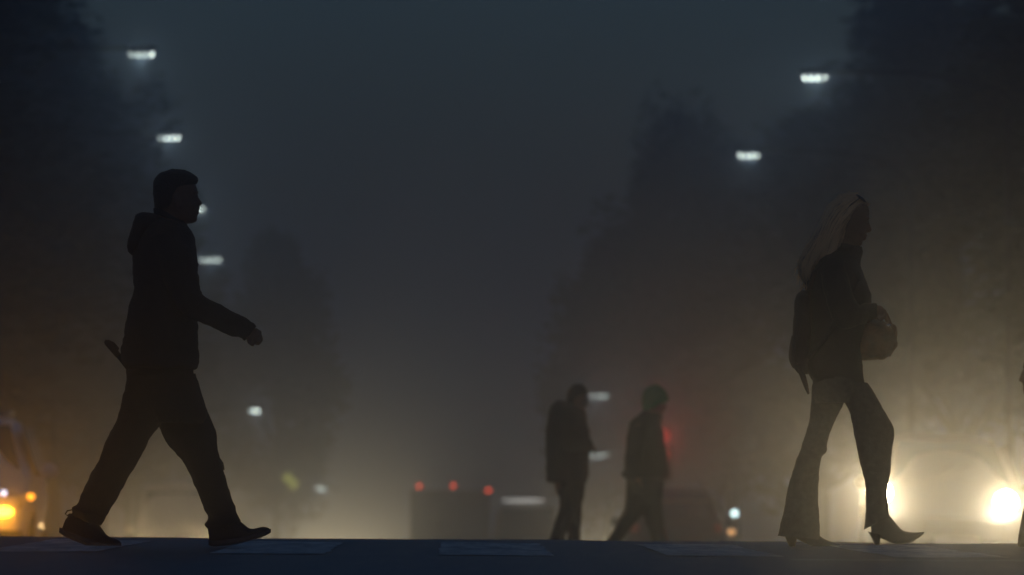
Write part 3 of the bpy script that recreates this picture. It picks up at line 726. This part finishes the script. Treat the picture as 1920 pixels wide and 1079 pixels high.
# ------------------------------------------------------------------ vehicles
MPV = [(-2.25, .36, .60, .64, .66, .55), (-2.16, .22, .76, .80, .83, .66), (-1.7, .2, .90, .95, .89, .74), (-1.2, .2, .97, 1.06, .905, .74), (-.45, .2, 1.0, 1.56, .915, .62), (.05, .2, 1.0, 1.70, .915, .64), (1.1, .2, 1.0, 1.73, .915, .64), (1.9, .22, 1.0, 1.64, .90, .62), (2.2, .28, .98, 1.12, .87, .66), (2.27, .38, .78, .84, .78, .6)]
VAN = [(-2.6, .40, .72, .78, .72, .6), (-2.48, .25, .95, 1.0, .9, .74), (-2.1, .25, 1.1, 1.18, .95, .8), (-1.7, .25, 1.15, 1.4, .96, .78), (-1.15, .25, 1.15, 2.1, .965, .74), (-.6, .25, 1.15, 2.28, .965, .78), (1.2, .25, 1.15, 2.30, .965, .79), (2.4, .25, 1.15, 2.28, .965, .79), (2.56, .28, 1.1, 2.2, .95, .77), (2.6, .4, 1.0, 2.1, .9, .74)]

def wheel(parent, x, y, r=.33, w=.21):
    bm = bmesh.new()
    disc_lathe(bm, [(r * .62, -w / 2), (r * .93, -w / 2), (r, -w * .3), (r, w * .3), (r * .93, w / 2), (r * .62, w / 2)], (x, y, r), 'X', 24)
    t = finish('wheel', bm, M['tyre'], parent, auto=40)
    bm = bmesh.new()
    disc_lathe(bm, [(r * .2, -w * .52), (r * .6, -w * .46), (r * .6, w * .46), (r * .2, w * .52)], (x, y, r), 'X', 20)
    finish('rim', bm, M['metal'], t, auto=40)

def vehicle(name, label, cat, loc, rz, prof, paint, group=None, scale=1.0, roll=0.0):
    root = tag(empty(name, loc, rz), label, cat, group)
    root.rotation_euler = (0, roll, rz)
    root.scale = (scale,) * 3
    bm = bmesh.new(); rings = []
    for (y, zb, zl, zt, w, wt) in prof:
        half = [(0, zb), (w * .86, zb), (w * .97, zb + .1), (w, zb + (zl - zb) * .6), (w * .985, zl), (wt + (w - wt) * .42, zl + (zt - zl) * .55), (wt + .015, zt - min(.09, (zt - zl) * .3)), (wt * .8, zt - .012), (wt * .4, zt), (0, zt + .004)]
        pts = half + [(-a, b) for a, b in half[-2:0:-1]]
        rings.append([bm.verts.new((a, y, b)) for a, b in pts])
    n = len(rings[0])
    for i in range(len(rings) - 1):
        for k in range(n):
            bm.faces.new((rings[i][k], rings[i][(k + 1) % n], rings[i + 1][(k + 1) % n], rings[i + 1][k]))
    bm.faces.new(rings[0][::-1]); bm.faces.new(rings[-1])
    body = finish('body', bm, paint, root)
    sb = body.modifiers.new('s', 'SUBSURF'); sb.levels = sb.render_levels = 2
    body['_'] = 0; del body['_']
    # glass: panels a little proud of the cabin
    def panel(nm, pts, m):
        bm = bmesh.new()
        vs_ = [bm.verts.new(p) for p in pts]
        bm.faces.new(vs_)
        bmesh.ops.recalc_face_normals(bm, faces=bm.faces[:])
        ext = bmesh.ops.solidify(bm, geom=bm.faces[:], thickness=.02)
        return finish(nm, bm, m, root, smooth=False)
    i0 = 3; i1 = 5
    (ya, _, za, zta, wa, wta) = prof[i0]; (yb, _, zb_, ztb, wb, wtb) = prof[i1]
    panel('windscreen', [(-wta * .98, ya + .06, zta + .02), (wta * .98, ya + .06, zta + .02), (wtb * .9, prof[4][0] + .12, prof[4][3] + .02), (-wtb * .9, prof[4][0] + .12, prof[4][3] + .02)], M['window'])
    yr, _, zr, ztr, wr, wtr = prof[7]; ye, _, zre, zte, wre, wte = prof[8]
    zlo = zr + (.18 if prof is VAN else .16)
    panel('rear_window', [(-wtr * .95, ye + .05, zlo), (wtr * .95, ye + .05, zlo), (wtr * .82, (yr + ye) / 2 + (.18 if prof is VAN else .04), ztr - .14), (-wtr * .82, (yr + ye) / 2 + (.18 if prof is VAN else .04), ztr - .14)], M['window'])
    for s_ in (-1, 1):
        for (y0, y1) in ((-.75, .15), (.25, 1.1), (1.2, 1.8)):
            if prof is VAN: y0 -= .5; y1 -= .5
            if prof is VAN and y0 > -.4: continue
            zt_ = prof[6][3] - .16; zl_ = prof[6][2] + .04; w_ = prof[6][4] + .004; wt_ = prof[6][5] + .05
            y0s = y0 + (.28 if y0 < -.5 else .04)
            panel('side_window', [(s_ * w_ * .985, y0, zl_), (s_ * w_ * .985, y1, zl_), (s_ * wt_ * 1.06, y1 - .04, zt_), (s_ * wt_ * 1.06, y0s, zt_)], M['window'])
        bm = bmesh.new(); ellipsoid(bm, (s_ * (prof[3][4] + .12), prof[4][0] - .25, prof[4][2] + .08), (.11, .06, .085))
        mo = finish('door_mirror', bm, paint, root)
        bm = bmesh.new(); tube(bm, [(s_ * (prof[3][4] - .03), prof[4][0] - .25, prof[4][2] + .04), (s_ * (prof[3][4] + .06), prof[4][0] - .25, prof[4][2] + .05)], .022, 6)
        finish('mirror_arm', bm, M['black_plastic'], mo)
        for yw in (prof[2][0] + .28, prof[7][0] - .5):
            wheel(root, s_ * (prof[4][4] - .12), yw)
    yf = prof[0][0]; ybk = prof[-1][0]
    bm = bmesh.new(); box(bm, (0, yf + .02, .34), (1.62, .16, .16), bev=.04); finish('front_bumper', bm, M['black_plastic'], root, auto=40)
    bm = bmesh.new(); box(bm, (0, ybk - .02, .42), (1.62, .14, .2), bev=.04); finish('rear_bumper', bm, M['black_plastic'], root, auto=40)
    for k in range(4):
        bm = bmesh.new(); box(bm, (0, yf - .012, .52 + .055 * k), (.8, .04, .022), bev=.006); finish('grille_slat', bm, M['chrome'] if k == 3 else M['black_plastic'], root, auto=40)
    for yy, nm in ((yf - .07, 'front_plate'), (ybk + .06, 'rear_plate')):
        bm = bmesh.new(); box(bm, (0, yy, .42), (.52, .015, .11)); finish(nm, bm, M['plate'], root, smooth=False)
    for s_ in (-1, 1):
        bm = bmesh.new(); tube(bm, [(s_ * .1 - .3, ya + .02, zta + .03), (s_ * .1 + .15, ya + .3, zta + .26)], .008, 5); finish('wiper', bm, M['black_plastic'], root)
    return root

def lens(root, nm, c, r, m, depth=.05, facing=-1, el=1.0):
    bm = bmesh.new()
    ellipsoid(bm, c, (r * el, depth, r), seg=18, rings=10)
    return finish(nm, bm, m, root)

def bezel(parent, c, r):
    bm = bmesh.new(); n = 20
    tube(bm, [(c[0] + r * math.cos(2 * math.pi * k / n), c[1], c[2] + r * math.sin(2 * math.pi * k / n)) for k in range(n + 1)], .012, 6)
    finish('bezel', bm, M['chrome'], parent)

def beam(parent, loc, power, col, aim=(0, -1, .004), cone=17, blend=1.0, size=.22):
    L = bpy.data.lights.new('headlight_beam', 'SPOT')
    L.energy = power; L.color = col; L.spot_size = R(cone); L.spot_blend = blend; L.shadow_soft_size = size
    o = bpy.data.objects.new('headlight_beam', L)
    o.location = loc
    o.rotation_euler = Vector(aim).to_track_quat('-Z', 'Y').to_euler()
    return link(o, parent)

def glow(parent, loc, power, col, size=.08):
    L = bpy.data.lights.new('lamp_light', 'POINT')
    L.energy = power; L.color = col; L.shadow_soft_size = size
    o = bpy.data.objects.new('lamp_light', L); o.location = loc
    return link(o, parent)

def on_road(px, d):
    x = (px - 960) / FPX * d
    return Vector((x, d, ground_z(x, d)))

# oncoming people carrier at the right, both headlights on
d = 67.0; pos = on_road(1763, d + 2.2)
car = vehicle('people_carrier', 'oncoming people carrier with both headlights blazing behind the fair-haired person', 'car', pos, 0, MPV, M['grey_paint'], roll=R(1.6))
for px, py in ((1645, 928), (1882, 940)):
    c = at(px, py, d - .1) - pos
    h = lens(car, 'headlight', c, .13, M['head_on'], .05); bezel(h, c, .145)
    beam(h, c + Vector((0, -.12, 0)), 280, (1.0, .59, .22), (-.06, -1, .004))
for s_ in (-1, 1):
    lens(car, 'fog_lamp', (s_ * .6, -2.26, .36), .06, M['lamp_off'])
    lens(car, 'tail_light', (s_ * .74, 2.2, .95), .09, M['tail_dim'], .04)
# hazard-flashing car at the left edge
d = 64.0; pos = on_road(-72, d + 2.25)
car = vehicle('minivan', 'pale minivan at the left picture edge with amber hazard light flashing', 'car', pos, R(2), MPV, M['pale_paint'], scale=1.02)
for px, py, r, m, nm in ((8, 960, .055, 'amber_on', 'turn_signal'), (55, 932, .04, 'amber_dim', 'side_repeater'), (7, 925, .035, 'side_white', 'parking_light'), (33, 934, .03, 'lamp_off', 'parking_light')):
    q = at(px, py, d - .15) - pos; q.rotate(Matrix.Rotation(R(-2), 4, 'Z').to_euler()); q = q / 1.02
    if px > 30: q.y += .35
    l_ = lens(car, nm, q, r, M[m], .05, el=1.8 if px == 8 else 1.0)
    if px == 8: beam(l_, q + Vector((0, -.14, 0)), 56, (1.0, .32, .02), (.08, -1, 0), 120, 1.0, .05)
for s_ in (-1, 1):
    h = lens(car, 'headlight', (s_ * .66, -2.12, .72), .12, M['lamp_off'], .08, el=1.3)
lens(car, 'turn_signal', (-.62, -2.27, .56), .055, M['amber_on'], .05, el=1.8)
bm = bmesh.new(); tube(bm, [(-.5, -.2, 1.72), (-.5, 1.6, 1.76)], .02, 8); rr_ = finish('roof_rail', bm, M['chrome'], car)
bm = bmesh.new(); tube(bm, [(.5, -.2, 1.72), (.5, 1.6, 1.76)], .02, 8); finish('roof_rail', bm, M['chrome'], car)
# pale van parked further back on the left
pos = on_road(335, 133)
car = vehicle('parked_van', 'pale van parked far back, faint between the legs of the striding person', 'van', pos, R(1.6), VAN, M['white_paint'])
for s_ in (-1, 1):
    h = lens(car, 'headlight', (s_ * .7, -2.5, .8), .11, M['head_far'], .06, el=1.2)
    beam(h, (s_ * .7, -2.7, .82), 175, (1.0, .57, .2), (0, -1, .018), 12)
# dark people carrier driving away behind the person in the green hat
pos = on_road(1262, 104)
car = vehicle('dark_people_carrier', 'dark people carrier driving away, right of the person in the green hat', 'car', pos, R(180), MPV, M['dark_paint'])
for s_ in (-1, 1): lens(car, 'tail_light', (s_ * .74, 2.2, .98), .1, M['tail_dim'], .04, el=.8); lens(car, 'headlight', (s_ * .66, -2.12, .72), .11, M['lamp_off'], .08)
bm = bmesh.new(); box(bm, (0, 2.1, 1.47), (1.2, .03, .05), bev=.01); finish('roof_spoiler', bm, M['beige_paint'], car)
# beige van beside the truck
pos = on_road(988, 156)
car = vehicle('beige_van', 'beige van driving away beside the box truck, behind the long-coated person', 'van', pos, R(180), VAN, M['beige_paint'])
M['highlight_glow'] = mat('roof_highlight_glow', (.6, .6, .6), .4, emit=(1, .97, .9), strength=.55)
bm = bmesh.new(); ellipsoid(bm, (.1, 2.3, 2.37), (.62, .08, .06)); finish('roof_highlight', bm, M['highlight_glow'], car)  # added glowing ellipsoid imitating the pale reflection along the van roof, no lamp
for s_ in (-1, 1): lens(car, 'tail_light', (s_ * .86, 2.58, 1.0), .1, M['tail_dim'], .04, el=.6); lens(car, 'headlight', (s_ * .7, -2.5, .8), .13, M['lamp_off'], .06, el=1.2)
# box truck with red marker lights
d = 172.0; pos = on_road(843, d)
tr = tag(empty('box_truck', pos), 'tall box truck driving away with three red marker lights along its roof', 'truck')
W_, H_ = 2.38, 2.95
bm = bmesh.new(); box(bm, (0, 2.6, 1.98), (W_, 5.0, 1.9), bev=.05); finish('cargo_box', bm, M['box_paint'], tr, auto=40)
for s_ in (-1, 1):
    bm = bmesh.new(); box(bm, (s_ * .59, .085, 1.98), (1.14, .04, 1.78), bev=.012); dr = finish('rear_door', bm, M['box_paint'], tr, auto=40)
    bm = bmesh.new(); tube(bm, [(s_ * .12, .05, 1.15), (s_ * .12, .05, 2.8)], .016, 6); finish('lock_bar', bm, M['grey_metal'], dr)
    bm = bmesh.new(); box(bm, (s_ * .95, .06, .82), (.36, .06, .14), bev=.02); finish('tail_light', bm, M['tail_dim'], tr, auto=40)
    bm = bmesh.new(); box(bm, (s_ * .85, .9, .4), (.5, .03, .42)); finish('mud_flap', bm, M['black_plastic'], tr, smooth=False)
    for yw in (1.4, 6.6): wheel(tr, s_ * .95, yw, .42, .3)
bm = bmesh.new(); box(bm, (0, .12, .6), (2.2, .1, .14), bev=.02); finish('rear_bumper', bm, M['dark_metal'], tr, auto=40)
bm = bmesh.new(); box(bm, (0, 3.6, .78), (.9, 7.0, .26), bev=.02); finish('chassis', bm, M['dark_metal'], tr, auto=40)
bm = bmesh.new(); box(bm, (0, 6.3, 1.55), (2.1, 1.9, 1.7), bev=.18); finish('cab', bm, M['white_paint'], tr, auto=40)
bm = bmesh.new(); box(bm, (0, 7.26, 1.95), (1.8, .03, .6), bev=.01); finish('windscreen', bm, M['window'], tr, auto=40)
bm = bmesh.new(); box(bm, (0, .06, .45), (.52, .02, .11)); finish('rear_plate', bm, M['plate'], tr, smooth=False)
for px, py in ((786, 912), (850, 911), (916, 920)):
    q = at(px, py, d + .04) - pos
    l_ = lens(tr, 'marker_light', q, .08, M['red_marker'], .035)
# two cars far down the hill: their headlights light the mist from below the crest
for px, d, lab, pw in ((722, 232, 'oncoming car far down the hill, headlights glowing left of the truck', 320), (600, 310, 'farthest oncoming car low behind the crest, its glow lighting the mist', 2200), (1115, 200, 'oncoming car hidden by the crest, glowing between the long-coated and green-hatted persons', 460)):
    pos = on_road(px, d)
    car = vehicle('oncoming_car', lab, 'car', pos, R(1.6), MPV, M['dark_paint'], 'oncoming cars')
    for s_ in (-1, 1):
        h = lens(car, 'headlight', (s_ * .66, -2.2, .7), .1, M['head_far'], .06)
        beam(h, (s_ * .66, -2.4, .72), pw, (1.0, .63, .27), (0, -1, .018), 15)

# ------------------------------------------------------------------ traffic island, signal, bollard, sign
isl = at(1320, 1000, 107)
def on(px, d): return on_road(px, d)
d = 110.0; sp = on(1243, d)
tl = tag(empty('traffic_signal', sp), 'traffic signal showing red, half hidden behind the person in the green hat', 'traffic light')
zr = at(1243, 818, d).z - sp.z
bm = bmesh.new(); tube(bm, [(0, .16, 0), (0, .16, zr + .35)], .06, 10); finish('pole', bm, M['dark_metal'], tl)
bm = bmesh.new(); box(bm, (0, .03, zr - .33), (.36, .18, 1.1), bev=.04); hs = finish('housing', bm, M['black_plastic'], tl, auto=40)
for k, m in enumerate(('red_signal', 'red_signal', 'signal_off')):
    c = (0, -.08, zr - .34 * k)
    l_ = lens(tl, 'signal_lamp', c, .145, M[m], .05)
    bm = bmesh.new(); n = 12
    for j in range(n):
        t0 = math.pi * j / n; t1 = math.pi * (j + 1) / n
        ps = [(.16 * math.cos(t0), -.06, c[2] + .16 * math.sin(t0)), (.16 * math.cos(t1), -.06, c[2] + .16 * math.sin(t1)), (.16 * math.cos(t1), -.26, c[2] + .16 * math.sin(t1)), (.16 * math.cos(t0), -.26, c[2] + .16 * math.sin(t0))]
        bm.faces.new([bm.verts.new(p) for p in ps])
    finish('visor', bm, M['black_plastic'], l_)
    if k == 0: beam(l_, (0, -.32, c[2]), 25, (1.0, .07, .04), (0, -1, -.01), 130, 1.0, .12)
bm = bmesh.new()
for p in ((0, 0),): box(bm, (0, 0, .02), (2.2, 9.0, .2), bev=.05)
ip = on(1310, 107)
io = struct(finish('traffic_island', bm, M['kerb'], auto=40)); io.location = ip + Vector((.2, 0, .02))
d = 105.0; bpos = on(1375, d)
bo = tag(empty('island_bollard', bpos), 'slim traffic island bollard with white beacon above a small amber lamp', 'bollard')
zb = at(1377, 963, d).z - bpos.z; za = at(1370, 998, d).z - bpos.z
bm = bmesh.new(); disc_lathe(bm, [(.09, .1), (.09, .14), (.05, .2), (.045, zb - .09), (.055, zb - .08), (.055, zb - .06)], (0, 0, 0), 'Z', 16); finish('post', bm, M['grey_metal'], bo, auto=40)
lens(bo, 'beacon', (.02, 0, zb), .065, M['beacon'], .065)
lens(bo, 'amber_lamp', (-.04, -.06, za), .05, M['beacon_amber'], .03, el=1.4)
lens(bo, 'reflector', (.02, -.06, za + .1), .035, M['lamp_off'], .02)
d = 200.0; sp = on(545, d)
sg = tag(empty('roadside_sign', sp), 'dim yellow-green roadside sign panel leaning on a thin post', 'sign')
zs = at(541, 902, d).z - sp.z
bm = bmesh.new(); tube(bm, [(0, .1, 0), (0, .1, zs + .2)], .04, 8); finish('post', bm, M['grey_metal'], sg)
bm = bmesh.new(); box(bm, (0, 0, zs), (.6, .05, .34), rot=Matrix.Rotation(R(48), 4, 'Y'), bev=.02); finish('panel', bm, M['sign_lit'], sg, auto=40)
bm = bmesh.new(); box(bm, (-.38, 0, zs + .36), (.16, .05, .16), rot=Matrix.Rotation(R(52), 4, 'Y'), bev=.02); finish('bracket', bm, M['grey_metal'], sg, auto=40)

# ------------------------------------------------------------------ street lamps
LED = random.Random(5)
def street_lamp(px, py, side, mkey, label, H=8.5, w=.46):
    d = (H + .36) / ((892 - py) / FPX + SLOPE)
    head = at(px, py, d)
    latp = (RL - .6) if side < 0 else (RR + .6)
    bx = AX * d + latp
    base = Vector((bx, d, ground_z(bx, d) + .12))
    root = tag(empty('street_lamp', base), label, 'street lamp', 'street lamps along the misty road')
    h = head - base
    bm = bmesh.new(); tube(bm, [(0, 0, 0), (0, 0, 1.0), (0, 0, 1.05), (0, 0, h.z - .5)], [.11, .11, .08, .05], 10); finish('pole', bm, M['dark_metal'], root)
    bm = bmesh.new(); tube(bm, [(0, 0, h.z - .55), (h.x * .15, 0, h.z - .1), (h.x * .5, 0, h.z + .1), (h.x - math.copysign(w * .4, h.x), 0, h.z + .12)], [.05, .045, .04, .035], 8); finish('arm', bm, M['dark_metal'], root)
    bm = bmesh.new(); ellipsoid(bm, (h.x, h.y, h.z + .12), (w * .68, .16, .055)); finish('housing', bm, M['dark_metal'], root)
    bm = bmesh.new(); box(bm, (h.x, -.02, h.z + .06), (w * .95, .2, .05), bev=.015); tray = finish('led_tray', bm, M['dark_metal'], root, auto=40)
    nled = max(2, int(round(w / .105)))
    for k in range(nled):
        for r_ in (0, 1):
            bm = bmesh.new(); ellipsoid(bm, (h.x + (k - (nled - 1) / 2) * .122 * (1 - .12 * r_), -.09 + r_ * .09, h.z + .03 - .035 * r_), (.029, .03, .026), seg=10, rings=7)
            finish('led_module', bm, M[mkey] if LED.random() < .62 else M[mkey + '_worn'], tray)
    glow(root, (h.x, -.05, h.z - .1), 4.5, (.86, 1.0, .93), .1)
    return root
street_lamp(265, 104, -1, 'led_a', 'street lamp highest at upper left, above and left of the striding person', w=.42)
street_lamp(317, 260, -1, 'led_d', 'street lamp just above the head of the striding person')
street_lamp(376, 394, -1, 'led_b', 'street lamp peeking out at the mouth of the striding person', w=.25)
street_lamp(394, 489, -1, 'led_d', 'street lamp beside the chest of the striding person', w=.5)
street_lamp(477, 772, -1, 'led_c', 'small round street lamp light right of the knees of the striding person', 5.3, w=.3)
street_lamp(602, 917, -1, 'led_e', 'lowest and farthest street lamp of the left row', 3.6, w=.34)
street_lamp(1527, 148, 1, 'led_b', 'street lamp highest at upper right, above the fair-haired person')
street_lamp(1404, 293, 1, 'led_b', 'street lamp up left of the head of the fair-haired person')
street_lamp(1122, 744, 1, 'led_f', 'far street lamp just right of the head of the long-coated person', 5.5, w=.5)
street_lamp(1121, 855, 1, 'led_f', 'far street lamp at the elbow of the long-coated person', 3.9, w=.5)

# ------------------------------------------------------------------ trees
def crown_mesh(name, seed, nleaf, m, slim=1.0):
    r = random.Random(seed)
    bm = bmesh.new()
    clumps = []
    for i in range(46):
        u = r.uniform(0, 1) ** .8; z = .26 + .72 * u
        prof = math.sin(math.pi * min(1, (z - .2) / .82) ** .8) ** .6
        a = r.uniform(0, 2 * math.pi); q = r.uniform(.15, 1) ** .5
        clumps.append((Vector((.36 * slim * prof * q * math.cos(a), .36 * slim * prof * q * math.sin(a), z)), r.uniform(.05, .115)))
    for i in range(nleaf):
        c, rad = clumps[r.randrange(len(clumps))]
        dv = Vector((r.gauss(0, 1), r.gauss(0, 1), r.gauss(0, .8)))
        dv = dv.normalized() * rad * (r.uniform(.3, 1.15))
        p = c + dv
        s = r.uniform(.009, .019)
        q = Matrix.Rotation(r.uniform(0, 6.28), 3, 'Z') @ Matrix.Rotation(r.uniform(-1.2, 1.2), 3, 'X')
        vs_ = [bm.verts.new(p + q @ Vector(v)) for v in ((-s, 0, 0), (0, -s * .55, 0), (s * 1.1, 0, .15 * s), (0, s * .55, 0))]
        bm.faces.new(vs_)
    me = bpy.data.meshes.new(name)
    bm.to_mesh(me); bm.free(); me.materials.append(m)
    return me, clumps
def trunk_mesh(name, clumps):
    bm = bmesh.new()
    tube(bm, [(0, 0, 0), (.004, 0, .04), (.008, .004, .2), (0, .006, .42), (.01, 0, .7), (0, 0, .92)], [.026, .018, .015, .012, .006, .002], 9)
    for c, rad in clumps[::2]:
        z0 = max(.2, c.z * .62)
        tube(bm, [(0, 0, z0), (c.x * .5, c.y * .5, (z0 + c.z) / 2 - .01), (c.x, c.y, c.z)], [.008, .005, .0015], 5)
    me = bpy.data.meshes.new(name)
    for f in bm.faces: f.smooth = True
    bm.to_mesh(me); bm.free(); me.materials.append(M['bark'])
    return me
KINDS = []
for i, (mm, sl) in enumerate(((M['leaf'], 1.0), (M['leaf_autumn'], .85), (M['leaf'], .62))):
    cm, cl = crown_mesh('crown', 11 + i, 19000, mm, sl)
    KINDS.append((cm, trunk_mesh('trunk', cl)))
TR = random.Random(21)
def tree(px, d, H, kind, label, wide=1.0):
    x = (px - 960) / FPX * d
    rt = tag(empty('broadleaf_tree', (x, d, ground_z(x, d) - .05), TR.uniform(0, 6.28)), label, 'tree', 'street trees in the mist')
    for me, nm in zip(KINDS[kind], ('crown', 'trunk')):
        o = link(bpy.data.objects.new(nm, me), rt)
        o.scale = (H * wide, H * wide, H)
    return rt
def row(lat, d): return 660 + lat * FPX / d
tree(row(-9.6, 84), 84, 13.5, 0, 'large dark tree at the far left edge, nearest of the left row')
tree(row(-9.4, 101), 101, 14, 0, 'large dark tree in the upper left corner')
tree(row(-9.3, 119), 119, 13.5, 1, 'tree left of the highest lamp of the left row')
tree(row(-9.3, 137), 137, 14, 0, 'tree behind the highest lamp of the left row')
tree(row(-8.0, 153), 153, 13.6, 1, 'tree behind the lamp over the head of the striding person')
tree(row(-7.8, 175), 175, 13, 0, 'tree behind the back of the striding person')
tree(row(-7.6, 198), 198, 12.5, 0, 'tree behind the waist of the striding person')
tree(520, 213, 13.0, 1, 'lamp-lit tree right of the outstretched hand of the striding person', .6)
tree(row(-8.5, 330), 330, 13, 0, 'small faint tree low behind the left row of lamps')
tree(row(16.0, 80), 80, 13.5, 0, 'large dark tree at the upper right edge, nearest of the right row')
tree(row(15.8, 98), 98, 14, 0, 'large dark tree right of the fair-haired person')
tree(row(15.4, 117), 117, 13.5, 1, 'tree right of the highest lamp of the right row')
tree(row(14.6, 137), 137, 14, 0, 'tree behind the highest lamp of the right row')
tree(row(13.0, 158), 158, 13, 1, 'tree behind the fair-haired person')
tree(row(12.0, 180), 180, 13.6, 0, 'tree behind the lamp up left of the fair-haired person')
tree(1272, 178, 14.8, 2, 'tall slim tree standing out against the sky right of centre', .58)
tree(1215, 174, 10.7, 0, 'broad tree above the person in the green hat', .8)
tree(1138, 182, 11.0, 1, 'far tree above the long-coated person', .6)

# ------------------------------------------------------------------ apartment building behind the left trees
bx0 = AX * 165 + RL - 18; b0 = Vector((bx0, 165, ground_z(bx0, 165)))
bd = tag(empty('apartment_building', b0), 'dark four-storey building behind the trees at the far left', 'building')
bm = bmesh.new(); box(bm, (0, 9, 6.2), (21, 18, 12.6)); finish('wall', bm, M['brick'], bd, smooth=False)
bm = bmesh.new(); box(bm, (0, 9, 12.7), (21.8, 18.8, .45), bev=.05); finish('cornice', bm, M['stone_trim'], bd, auto=40)
bm = bmesh.new()
v_ = [bm.verts.new(p) for p in ((-10.7, -.2, 12.94), (10.7, -.2, 12.94), (10.7, 18.2, 12.94), (-10.7, 18.2, 12.94), (-6, 9, 16), (6, 9, 16))]
for f in ((0, 1, 5, 4), (2, 3, 4, 5), (1, 2, 5), (3, 0, 4)): bm.faces.new([v_[i] for i in f])
rf = finish('roof', bm, M['roof_tile'], bd, smooth=False)
bm = bmesh.new(); box(bm, (4, 9, 15.8), (.9, .9, 1.6)); finish('chimney', bm, M['brick'], rf, smooth=False)
for fl in range(4):
    for cx in range(6):
        x = -8.6 + cx * 3.44; z = 1.9 + fl * 3.05
        bm = bmesh.new()
        box(bm, (x - .62, -.03, z), (.1, .12, 1.8)); box(bm, (x + .62, -.03, z), (.1, .12, 1.8)); box(bm, (x, -.03, z + .9), (1.34, .125, .1)); box(bm, (x, -.06, z - .93), (1.5, .24, .09)); box(bm, (x, -.03, z), (.06, .09, 1.7))
        w_ = finish('window', bm, M['stone_trim'], bd, smooth=False)
        bm = bmesh.new(); box(bm, (x, -.012, z), (1.16, .02, 1.72)); finish('pane', bm, M['house_glass'], w_, smooth=False)

# ------------------------------------------------------------------ haze
bm = bmesh.new()
box(bm, (0, 730, -9.0), (880, 1600, 53.0))
hz = finish('haze', bm, None, smooth=False)
hz['kind'] = 'stuff'
hm = bpy.data.materials.new('haze'); hm.use_nodes = True
nt = hm.node_tree; nt.nodes.clear()
out = nt.nodes.new('ShaderNodeOutputMaterial'); pv = nt.nodes.new('ShaderNodeVolumePrincipled')
pv.inputs['Color'].default_value = (.48, .62, .86, 1)
pv.inputs['Density'].default_value = 0.0065
pv.inputs['Anisotropy'].default_value = 0.965
pv.inputs['Density Attribute'].default_value = ''
nt.links.new(pv.outputs[0], out.inputs['Volume'])
hz.data.materials.append(hm)
